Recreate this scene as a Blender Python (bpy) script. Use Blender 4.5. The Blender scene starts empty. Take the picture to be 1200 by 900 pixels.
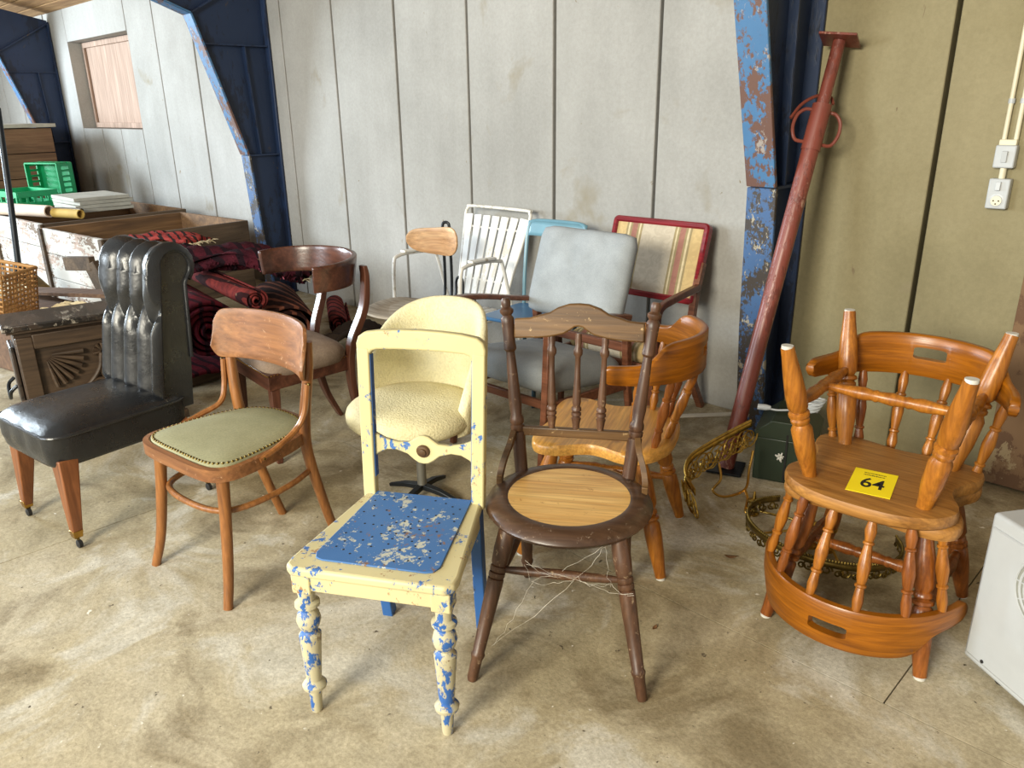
import bpy, math, random
from mathutils import Vector, Matrix, Quaternion
random.seed(7)
PI = math.pi
R = math.radians
scene = bpy.context.scene
COL = scene.collection

# ------------------------------------------------------------------ camera
CAM_H = 1.55
PITCH, ROLL, YAW = R(19.58), R(-0.829), R(44.776)
cd = bpy.data.cameras.new('camera')
cam = bpy.data.objects.new('camera', cd)
COL.objects.link(cam)
cd.sensor_fit = 'HORIZONTAL'
cd.sensor_width = 36.0
cd.lens = 911.5 * 36.0 / 1200.0
cd.clip_start = 0.05
cd.clip_end = 100
_fw = Vector((0, math.cos(PITCH), -math.sin(PITCH)))
_rt = Vector((1, 0, 0))
_up = _rt.cross(_fw)
_r2 = _rt * math.cos(ROLL) + _up * math.sin(ROLL)
_u2 = -_rt * math.sin(ROLL) + _up * math.cos(ROLL)
_M = Matrix((_r2, _u2, -_fw)).transposed()
_M = Matrix.Rotation(YAW, 3, 'Z') @ _M
cam.matrix_world = Matrix.Translation((0, 0, CAM_H)) @ _M.to_4x4()
scene.camera = cam

# ------------------------------------------------------------------ world, daylight, exposure
w = bpy.data.worlds.new('world')
scene.world = w
w.use_nodes = True
bg = w.node_tree.nodes['Background']
bg.inputs[0].default_value = (1.0, 0.97, 0.89, 1)
bg.inputs[1].default_value = 0.36


def window_light(name, loc, target, sx, sy, power, color):
    l = bpy.data.lights.new(name, 'AREA')
    l.shape = 'RECTANGLE'
    l.size, l.size_y = sx, sy
    l.energy = power
    l.color = color
    o = bpy.data.objects.new(name, l)
    COL.objects.link(o)
    o.location = loc
    o.rotation_euler = (Vector(target) - Vector(loc)).to_track_quat('-Z', 'Y').to_euler()
    return o


# row of daylight openings in the long wall behind the photographer
window_light('daylight_window', (-0.4, -4.6, 2.9), (-1.5, 2.0, 0.4), 2.2, 1.5, 500, (1.0, 0.94, 0.78))
window_light('daylight_window', (-5.2, -5.0, 2.6), (-4.6, 2.5, 0.6), 2.2, 1.5, 260, (0.82, 0.92, 1.0))
window_light('daylight_window', (-12.6, -1.6, 2.2), (-4.0, 3.2, 0.9), 2.4, 2.2, 800, (0.76, 0.89, 1.0))
vs = scene.view_settings
vs.view_transform = 'Standard'
vs.look = 'None'
vs.gamma = 1.0
vs.use_curve_mapping = False
vs.exposure = 0.42


# ------------------------------------------------------------------ materials
def lin(h):
    h = h.lstrip('#')
    out = []
    for i in (0, 2, 4):
        c = int(h[i:i + 2], 16) / 255.0
        out.append(c / 12.92 if c <= 0.04045 else ((c + 0.055) / 1.055) ** 2.4)
    return (out[0], out[1], out[2], 1.0)


class NT:
    def __init__(s, name, rough=0.6, metal=0.0, spec=0.5):
        s.m = bpy.data.materials.new(name)
        s.m.use_nodes = True
        s.t = s.m.node_tree
        s.b = s.t.nodes['Principled BSDF']
        s.b.inputs['Roughness'].default_value = rough
        s.b.inputs['Metallic'].default_value = metal
        s.b.inputs['Specular IOR Level'].default_value = spec
        s.tc = s.t.nodes.new('ShaderNodeTexCoord')

    def n(s, typ, **kw):
        nd = s.t.nodes.new('ShaderNode' + typ)
        for k, v in kw.items():
            setattr(nd, k, v)
        return nd

    def link(s, a, b):
        s.t.links.new(a, b)

    def co(s, scale=(1, 1, 1), loc=(0, 0, 0), rot=(0, 0, 0)):
        mp = s.n('Mapping')
        mp.inputs['Scale'].default_value = scale
        mp.inputs['Location'].default_value = loc
        mp.inputs['Rotation'].default_value = rot
        s.link(s.tc.outputs['Object'], mp.inputs[0])
        return mp.outputs[0]

    def noise(s, scale=5, detail=4, rough=0.55, dist=0.0, vec=None, st=(1, 1, 1), loc=(0, 0, 0)):
        nd = s.n('TexNoise')
        nd.inputs['Scale'].default_value = scale
        nd.inputs['Detail'].default_value = detail
        nd.inputs['Roughness'].default_value = rough
        nd.inputs['Distortion'].default_value = dist
        s.link(vec if vec is not None else s.co(st, loc), nd.inputs['Vector'])
        return nd.outputs['Fac']

    def ramp(s, fac, stops):
        nd = s.n('ValToRGB')
        e = nd.color_ramp.elements
        while len(e) < len(stops):
            e.new(0.5)
        for i, (p, c) in enumerate(stops):
            e[i].position = p
            e[i].color = c if len(c) == 4 else tuple(c) + (1,)
        s.link(fac, nd.inputs[0])
        return nd.outputs[0]

    def bw(s, fac, a, b):
        if a > b:
            return s.ramp(fac, [(b, (1, 1, 1, 1)), (a, (0, 0, 0, 1))])
        return s.ramp(fac, [(a, (0, 0, 0, 1)), (b, (1, 1, 1, 1))])

    def mix(s, fac, a, b, mode='MIX'):
        nd = s.n('MixRGB', blend_type=mode)
        for inp, v in ((nd.inputs[0], fac), (nd.inputs[1], a), (nd.inputs[2], b)):
            if isinstance(v, (int, float)):
                inp.default_value = v
            elif isinstance(v, tuple):
                inp.default_value = v
            else:
                s.link(v, inp)
        return nd.outputs[0]

    def color(s, c):
        if isinstance(c, tuple):
            s.b.inputs['Base Color'].default_value = c
        else:
            s.link(c, s.b.inputs['Base Color'])
        return s

    def bump(s, h, strength=0.2, dist=0.01):
        nd = s.n('Bump')
        nd.inputs['Strength'].default_value = strength
        nd.inputs['Distance'].default_value = dist
        s.link(h, nd.inputs['Height'])
        s.link(nd.outputs[0], s.b.inputs['Normal'])
        return s

    def rough(s, v):
        s.link(v, s.b.inputs['Roughness'])
        return s


def wood(name, dark, light, axis='z', rough=0.42, scale=1.0, fleck=None, spec=0.5, knots=None):
    t = NT(name, rough, 0, spec)
    ax_ = ['xyz'.index(q) for q in axis]
    st = [9.0 * scale] * 3
    for a in ax_:
        st[a] = 0.9 * scale
    f = t.noise(1.6, 5, 0.6, 1.4, st=tuple(st))
    c = t.ramp(f, [(0.30, lin(dark)), (0.68, lin(light))])
    st2 = [70.0 * scale] * 3
    for a in ax_:
        st2[a] = 3.0 * scale
    g = t.noise(1.3, 3, 0.6, 0.2, st=tuple(st2))
    c = t.mix(0.55, c, t.ramp(g, [(0.3, (0.42, 0.38, 0.34, 1)), (0.68, (1.22, 1.22, 1.22, 1))]), 'MULTIPLY')
    if knots:
        k = t.n('TexVoronoi')
        k.inputs['Scale'].default_value = 5.0
        t.link(t.co((1.0, 1.0, 0.5)), k.inputs['Vector'])
        c = t.mix(t.bw(k.outputs['Distance'], 0.12, 0.02), c, lin(knots))
    if fleck:
        h = t.noise(30, 8, 0.78, 0.4, st=(1, 1, 1))
        c = t.mix(t.bw(h, 0.60, 0.66), c, lin(fleck))
    t.color(c)
    t.bump(g, 0.12, 0.004)
    return t.m


def chipped(name, top, under, bare, cover=0.55, cover2=0.66, sc=11, st=(1, 1, 0.55), rough=0.5, lw=0.5):
    """paint layers: ragged fine flakes gathered in larger worn areas"""
    t = NT(name, rough)
    f1 = t.noise(sc * 2.2, 9, 0.72, 0.2, st=st)
    l1 = t.noise(max(2.5, sc * 0.38), 3, 0.5, 0.3, st=st)
    n1 = t.mix(lw, f1, l1)
    f2 = t.noise(sc * 2.6, 9, 0.75, 0.2, st=st, loc=(3.1, 1.7, 0.4))
    l2 = t.noise(max(2.5, sc * 0.4), 3, 0.5, 0.3, st=st, loc=(5.3, 0.7, 2.4))
    n2 = t.mix(lw, f2, l2)
    n3 = t.noise(3.0, 3, 0.5)
    base = t.mix(t.bw(n3, 0.35, 0.7), lin(top), tuple(min(1, v * 0.82) for v in lin(top)[:3]) + (1,))
    c = t.mix(t.bw(n1, cover, cover + 0.012), base, lin(under))
    c = t.mix(t.bw(n2, cover2, cover2 + 0.012), c, lin(bare))
    t.color(c)
    t.bump(t.bw(n1, cover + 0.02, cover - 0.02), 0.35, 0.002)
    return t.m


def fabric(name, a, b, weave=260, rough=0.92, mott=3.0, bstr=0.25):
    t = NT(name, rough, 0, 0.15)
    n1 = t.noise(mott, 4, 0.6)
    c = t.ramp(n1, [(0.3, lin(a)), (0.7, lin(b))])
    g = t.noise(weave, 2, 0.5)
    c = t.mix(0.3, c, t.ramp(g, [(0.3, (0.55, 0.55, 0.55, 1)), (0.7, (1.2, 1.2, 1.2, 1))]), 'MULTIPLY')
    t.color(c)
    t.bump(g, bstr, 0.003)
    return t.m


def plain(name, h, rough=0.5, metal=0.0, var=0.12, sc=8):
    t = NT(name, rough, metal)
    n = t.noise(sc, 5, 0.6)
    v = lin(h)
    t.color(t.ramp(n, [(0.3, tuple(x * (1 - var) for x in v[:3]) + (1,)), (0.7, tuple(min(1, x * (1 + var)) for x in v[:3]) + (1,))]))
    return t.m


def concrete_wall(name, tones=('8e8c87', 'a19f9a', 'b0aeaa')):
    t = NT(name, 0.9, 0, 0.2)
    big = t.noise(0.55, 5, 0.6, 0.3)
    c = t.ramp(big, [(0.30, lin(tones[0])), (0.50, lin(tones[1])), (0.72, lin(tones[2]))])
    streak = t.noise(1.0, 5, 0.65, 0.2, st=(5.5, 5.5, 0.35))
    c = t.mix(0.55, c, t.ramp(streak, [(0.3, (0.87, 0.865, 0.85, 1)), (0.7, (1.04, 1.04, 1.04, 1))]), 'MULTIPLY')
    fine = t.noise(55, 6, 0.7)
    c = t.mix(0.5, c, t.ramp(fine, [(0.3, (0.80, 0.79, 0.77, 1)), (0.7, (1.10, 1.10, 1.10, 1))]), 'MULTIPLY')
    sp = t.noise(17, 3, 0.5, 0.6, st=(1, 1, 0.6), loc=(4, 2, 1))
    c = t.mix(t.bw(sp, 0.735, 0.76), c, lin('7a6c55'))
    low = t.noise(2.2, 4, 0.6, 0.5, loc=(9, 3, 5))
    c = t.mix(t.bw(low, 0.62, 0.80), c, lin('857a62'))
    t.color(c)
    t.bump(fine, 0.12, 0.004)
    return t.m


def concrete_floor(name):
    t = NT(name, 0.85, 0, 0.25)
    big = t.noise(0.9, 5, 0.6, 0.8)
    c = t.ramp(big, [(0.25, lin('887a5c')), (0.42, lin('a79a7c')), (0.55, lin('b7ab90')), (0.75, lin('c5bca8'))])
    pat = t.noise(2.1, 7, 0.62, 0.9, loc=(2, 5, 1))
    c = t.mix(t.bw(pat, 0.53, 0.63), c, t.mix(0.8, c, lin('cfcabd')))
    c = t.mix(t.bw(pat, 0.485, 0.37), c, t.mix(0.75, c, lin('7d6e52')))
    mid = t.noise(9, 6, 0.7, 0.3, loc=(1, 8, 2))
    c = t.mix(0.7, c, t.ramp(mid, [(0.3, (0.72, 0.71, 0.68, 1)), (0.7, (1.16, 1.16, 1.15, 1))]), 'MULTIPLY')
    fine = t.noise(75, 6, 0.8)
    c = t.mix(0.85, c, t.ramp(fine, [(0.32, (0.62, 0.60, 0.56, 1)), (0.68, (1.22, 1.22, 1.22, 1))]), 'MULTIPLY')
    sp = t.noise(30, 4, 0.6, 0.3)
    c = t.mix(t.bw(sp, 0.68, 0.72), c, lin('54493a'))
    sp2 = t.noise(24, 4, 0.6, 0.3, loc=(7, 7, 7))
    c = t.mix(t.bw(sp2, 0.70, 0.73), c, lin('e2dccd'))
    t.color(c)
    t.bump(t.mix(0.5, fine, mid), 0.45, 0.008)
    return t.m


def rug_mat(name, base, second, accent, sc=7):
    t = NT(name, 0.98, 0, 0.1)
    v = t.n('TexVoronoi')
    v.inputs['Scale'].default_value = sc
    t.link(t.co((1, 1, 1)), v.inputs['Vector'])
    n1 = t.noise(sc * 1.5, 5, 0.7)
    c = t.ramp(n1, [(0.35, lin(base)), (0.6, lin(second))])
    wv = t.n('TexWave', bands_direction='Y')
    wv.inputs['Scale'].default_value = sc * 0.5
    wv.inputs['Distortion'].default_value = 2.5
    t.link(t.co((1, 1, 1)), wv.inputs['Vector'])
    c = t.mix(t.bw(wv.outputs['Fac'], 0.72, 0.78), c, lin(accent))
    c = t.mix(t.bw(v.outputs['Distance'], 0.13, 0.06), c, lin('8a6a56'))
    g = t.noise(160, 3, 0.6)
    c = t.mix(0.6, c, t.ramp(g, [(0.3, (0.5, 0.5, 0.5, 1)), (0.7, (1.3, 1.3, 1.3, 1))]), 'MULTIPLY')
    t.color(c)
    t.bump(g, 0.8, 0.01)
    return t.m


def leather(name):
    t = NT(name, 0.34, 0, 0.6)
    n1 = t.noise(4, 5, 0.6)
    c = t.ramp(n1, [(0.3, lin('141517')), (0.7, lin('26282b'))])
    cr = t.noise(2.0, 7, 0.7, 1.5, st=(5, 16, 5))
    c = t.mix(t.bw(cr, 0.66, 0.72), c, lin('4a4740'))
    t.color(c)
    t.rough(t.ramp(t.noise(9, 5, 0.65), [(0.3, (0.20, 0.20, 0.20, 1)), (0.7, (0.42, 0.42, 0.42, 1))]))
    t.bump(t.mix(0.5, cr, t.noise(45, 4, 0.6)), 0.35, 0.006)
    return t.m


def stripe_upholstery(name):
    # satin stripe cloth: cream field, ochre outer bands, rose bands with rope borders
    t = NT(name, 0.75, 0, 0.3)
    sx = t.n('SeparateXYZ')
    t.link(t.tc.outputs['Object'], sx.inputs[0])
    ab = t.n('Math', operation='ABSOLUTE')
    t.link(sx.outputs['X'], ab.inputs[0])
    r = t.n('ValToRGB')
    r.color_ramp.interpolation = 'CONSTANT'
    e = r.color_ramp.elements
    sc = t.n('Math', operation='MULTIPLY')
    sc.inputs[1].default_value = 3.4
    t.link(ab.outputs[0], sc.inputs[0])
    stops = [(0, 'b9ad99'), (0.33, '93835f'), (0.37, 'c6b693'), (0.40, '93835f'), (0.44, '97685a'), (0.55, '93835f'), (0.59, 'c6b693'), (0.63, '93835f'), (0.67, 'bfa574')]
    while len(e) < len(stops):
        e.new(0.5)
    for i, (p, h) in enumerate(stops):
        e[i].position = p
        e[i].color = lin(h)
    t.link(sc.outputs[0], r.inputs[0])
    n1 = t.noise(22, 3, 0.5, 1.5)
    c = t.mix(0.35, r.outputs[0], t.ramp(n1, [(0.42, (0.8, 0.78, 0.75, 1)), (0.58, (1.15, 1.15, 1.12, 1))]), 'MULTIPLY')
    g = t.noise(240, 2, 0.5)
    t.color(c)
    t.bump(g, 0.2, 0.002)
    return t.m


MATS = {}
MATS['wall'] = concrete_wall('concrete_panel')
MATS['wallshade'] = concrete_wall('shade_tinted_concrete_panel', ('7c7458', '8d8466', '9a9174'))  # right bay: the column's shade and warm light painted into the concrete colour
MATS['floor'] = concrete_floor('concrete_floor')
MATS['joint'] = plain('dark_joint', '2b231b', 0.95)
MATS['bluesteel'] = chipped('blue_painted_steel', '3a6fa8', '6b4638', '2b3a55', 0.60, 0.72, 7, (1, 1, 0.5), 0.45)
MATS['bluerust'] = chipped('flaking_blue_flange', '47749f', '664a40', '9a9088', 0.515, 0.60, 18, (1, 1, 0.6), 0.55)
MATS['lowflange'] = chipped('rusted_blue_flange', '3d5f8c', '3a332e', 'a39a86', 0.495, 0.565, 28, (1, 1, 0.7), 0.55)
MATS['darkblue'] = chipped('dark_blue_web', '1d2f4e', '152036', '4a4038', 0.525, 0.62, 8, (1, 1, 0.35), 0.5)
MATS['redoxide'] = chipped('red_oxide_steel', '7f4033', '683329', 'a47c6a', 0.535, 0.60, 16, (1, 1, 0.4), 0.36)
MATS['pine'] = wood('orange_pine', 'b47c34', 'dca754', 'x', 0.35, 1.2, knots='8a5a28')
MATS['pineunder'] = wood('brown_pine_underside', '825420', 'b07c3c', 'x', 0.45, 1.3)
MATS['pinerail'] = wood('orange_pine_rail', '7a4409', 'a5620f', 'xy', 0.33, 1.6)
MATS['pinez'] = wood('orange_pine_turned', '824812', 'b57326', 'z', 0.33, 1.3)
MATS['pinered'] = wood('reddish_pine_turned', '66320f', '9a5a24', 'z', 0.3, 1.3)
MATS['cherry'] = wood('bentwood_beech', '744724', 'a06a38', 'z', 0.38, 1.0)
MATS['cherryx'] = wood('bentwood_beech_panel', '74492a', '9a693f', 'x', 0.45, 0.8, fleck='b8916e')
MATS['mahog'] = wood('mahogany', '3c2018', '684030', 'x', 0.28, 0.8)
MATS['mahogz'] = wood('mahogany_upright', '3c2018', '684030', 'z', 0.3, 0.8)
MATS['darkturn'] = wood('dark_worn_turned_wood', '382216', '644530', 'z', 0.42, 0.9, fleck='9c8468')
MATS['darkcrest'] = wood('dark_worn_crest', '463019', '72532f', 'x', 0.45, 0.9, fleck='b89a6c')
MATS['seatring'] = wood('dark_seat_ring', '38261a', '5f4634', 'x', 0.33, 0.8, fleck='8a7866')
MATS['insert'] = wood('orange_ply_insert', 'c08c46', 'e6bf78', 'x', 0.36, 0.9, fleck='9a6a2e')
MATS['creampaint'] = chipped('cream_paint_over_blue', 'c9bd90', '3a66a2', '9a7654', 0.57, 0.585, 20, (1, 1, 0.7), 0.5, 0.35)
MATS['creamleg'] = chipped('cream_paint_worn_leg', 'c2b998', '2f5fa2', '8a7258', 0.535, 0.60, 16, (1, 1, 0.6), 0.5, 0.3)
MATS['creamclean'] = chipped('cream_paint', 'c9bd8a', '3a66a2', '9c7856', 0.565, 0.60, 13, (1, 1, 0.6), 0.5, 0.4)
MATS['bluepaint'] = chipped('blue_paint_worn', '3c699f', 'b4b4a6', '7c5c46', 0.56, 0.575, 20, (1, 1, 1), 0.55, 0.42)
MATS['blueleg'] = chipped('blue_paint_leg', '2d5f9e', 'cfc6a6', '33302c', 0.545, 0.59, 20, (1, 1, 0.5), 0.45)
MATS['hole'] = plain('dark_hole', '1c1a18', 0.9)
MATS['leather'] = leather('black_leather')
MATS['green_seat'] = fabric('sage_green_vinyl', '8a8868', '9f9c7c', 180, 0.75, 4, 0.1)
MATS['brass'] = plain('brass', 'b08a45', 0.3, 1.0, 0.25, 20)
MATS['oldbrass'] = plain('antique_brass', 'b39248', 0.32, 1.0, 0.4, 30)
MATS['bronze'] = plain('dark_bronze', '6c5a2c', 0.45, 0.9, 0.4, 25)
MATS['legred'] = wood('reddish_leg', '64381f', '905a34', 'z', 0.35, 0.9)
MATS['velvet'] = fabric('brown_velvet', '6d5a4c', '9a8878', 120, 0.7, 5, 0.15)
MATS['greyfab'] = fabric('grey_woven', '8b9092', 'a2a7aa', 300, 0.95, 5, 0.3)
MATS['armwood'] = wood('dark_arm_wood', '55301d', '84523a', 'x', 0.35, 0.9)
MATS['redwood'] = wood('dark_red_lacquer', '6d141c', '8f2830', 'x', 0.2, 0.9)
MATS['stripe'] = stripe_upholstery('striped_upholstery')
MATS['whitemetal'] = chipped('white_enamel', 'e4e1d9', 'c4beb0', '9a8a72', 0.56, 0.61, 12, (1, 1, 1), 0.4)
MATS['whiteslat'] = chipped('white_painted_slat', 'ecebe6', 'd4cfc3', 'a79a86', 0.57, 0.62, 12, (1, 1, 0.3), 0.55)
MATS['palewood'] = wood('weathered_ply', '8f8474', 'b8ae9e', 'x', 0.85, 0.7)
MATS['plyback'] = wood('ply_backrest', 'b08258', 'd8b48a', 'x', 0.4, 0.7)
MATS['blacksteel'] = plain('black_steel', '26292c', 0.4, 0.6)
MATS['greysteel'] = plain('grey_steel', '8a8880', 0.4, 0.7)
MATS['lightblue'] = plain('pale_blue_enamel', '6a93a3', 0.35, 0.0, 0.1)
MATS['blueseat'] = plain('blue_enamel', '3f6f9b', 0.35, 0.0, 0.15)
MATS['tealsteel'] = plain('teal_steel', '3a5562', 0.4, 0.2)
MATS['carved'] = wood('dark_carved_oak', '33261b', '52402f', 'x', 0.5, 0.8)
MATS['chesttop'] = chipped('worn_chest_top', '3a2f27', '1d1814', '8c8478', 0.51, 0.545, 10, (1, 0.3, 1), 0.35)
MATS['crateside'] = wood('old_crate_board', '40342a', '6a5844', 'y', 0.85, 0.5, fleck='3a3026')
MATS['crateend'] = chipped('whitewashed_board', 'c2beb6', 'a08a7c', '6a5644', 0.535, 0.565, 9, (1, 1, 2.0), 0.8)
MATS['crateinner'] = wood('raw_crate_board', '5e452e', '8a6844', 'y', 0.8, 0.5)
MATS['cratebrown'] = wood('brown_box_board', '5c4330', '7e6047', 'y', 0.8, 0.5)
MATS['greenplastic'] = plain('green_plastic', '0f8f58', 0.35, 0, 0.15)
MATS['slab'] = plain('grey_board', 'a9a79c', 0.85, 0, 0.15)
MATS['papertube'] = plain('pale_cardboard', 'd8c4b2', 0.8, 0, 0.08)
MATS['yellowroll'] = plain('ochre_roll', 'c0a052', 0.8, 0, 0.15)
MATS['maroonroll'] = plain('maroon_roll', '8c4048', 0.8, 0, 0.15)
MATS['steel'] = plain('steel_tube', 'a5a29a', 0.3, 0.9, 0.1)
MATS['ply'] = wood('pale_plywood', '9c8270', 'b09684', 'z', 0.75, 0.5)
MATS['wicker'] = wood('wicker', '9a6a36', 'c89a5c', 'x', 0.6, 1.4)
MATS['rugred'] = rug_mat('red_rug', '54202a', '34141c', '24161c', 6)
MATS['rugpink'] = rug_mat('crimson_rug', '70242f', '4c1a24', '301820', 9)
MATS['rugorange'] = rug_mat('brick_rug', '8a3a36', '632a2a', '331c1e', 10)
MATS['kilim'] = rug_mat('red_kilim', 'a4463e', '86302e', '28201f', 14)
MATS['rugdark'] = rug_mat('dark_rug', '3c2622', '2a1a1a', '7a4a3a', 8)
MATS['rugblack'] = fabric('black_cloth', '231c1a', '34291f', 200, 0.95, 6, 0.4)
MATS['pinkyarn'] = fabric('pink_yarn', '8a3a4a', 'a8606c', 200, 0.95, 6, 0.4)
MATS['fringe'] = fabric('cream_fringe', 'b8a582', 'd8caa8', 200, 0.95, 6, 0.4)
MATS['boucle'] = None
MATS['greenbox'] = plain('dark_green_metal', '1f2b1b', 0.45, 0.0, 0.2)
MATS['whiteplastic'] = plain('white_plastic', 'b4b7b8', 0.35, 0, 0.04)
MATS['creamplastic'] = plain('cream_plastic', 'd9d1b6', 0.4, 0, 0.08)
MATS['grill'] = plain('grey_grill', '8d8d84', 0.5, 0, 0.05)
MATS['yellowcard'] = plain('yellow_card', 'f8e012', 0.6, 0, 0.02)
MATS['ink'] = plain('black_ink', '16140c', 0.7, 0, 0.05)
MATS['rustboard'] = chipped('brown_stained_sheet', '7c5f42', '634730', '94805f', 0.51, 0.57, 5, (1, 1, 0.7), 0.8)
MATS['lath'] = plain('pale_lath', 'cfc8ba', 0.7)
MATS['leaf'] = plain('dry_leaf', '6b4a2a', 0.85, 0, 0.3)
MATS['beamwood'] = wood('ceiling_board', '8a6742', 'b58f62', 'x', 0.8, 0.5)
MATS['rubber'] = plain('black_rubber', '1b1a19', 0.7)
MATS['capgrey'] = plain('grey_glide', 'c9c6bd', 0.5)
MATS['cobweb'] = plain('cobweb', 'd8d2c4', 0.9)


def boucle():
    t = NT('cream_boucle', 0.98, 0, 0.1)
    v = t.noise(120, 3, 0.6)
    n1 = t.noise(4, 4, 0.6)
    c = t.ramp(n1, [(0.3, lin('d9cfa2')), (0.7, lin('e6deba'))])
    c = t.mix(0.4, c, t.ramp(v, [(0.3, (0.7, 0.68, 0.6, 1)), (0.6, (1.1, 1.1, 1.1, 1))]), 'MULTIPLY')
    t.color(c)
    t.bump(v, 0.6, 0.008)
    return t.m


MATS['boucle'] = boucle()


# ------------------------------------------------------------------ mesh helpers
def frame(d, hint=None):
    d = d.normalized()
    h = Vector(hint) if hint is not None else (Vector((0, 0, 1)) if abs(d.z) < 0.9 else Vector((0, 1, 0)))
    a = h.cross(d)
    if a.length < 1e-6:
        a = Vector((1, 0, 0)).cross(d)
    a.normalize()
    return a, d.cross(a).normalized()


def smooth_path(pts, n=8, closed=False):
    P = [Vector(p) for p in pts]
    out = []
    m = len(P)
    for i in range(m if closed else m - 1):
        p0 = P[(i - 1) % m] if closed or i > 0 else P[0] * 2 - P[1]
        p1, p2 = P[i], P[(i + 1) % m]
        p3 = P[(i + 2) % m] if closed or i + 2 < m else P[-1] * 2 - P[-2]
        for k in range(n):
            t = k / n
            out.append(0.5 * ((2 * p1) + (p2 - p0) * t + (2 * p0 - 5 * p1 + 4 * p2 - p3) * t * t + (3 * p1 - p0 - 3 * p2 + p3) * t ** 3))
    if not closed:
        out.append(P[-1].copy())
    return out


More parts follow.
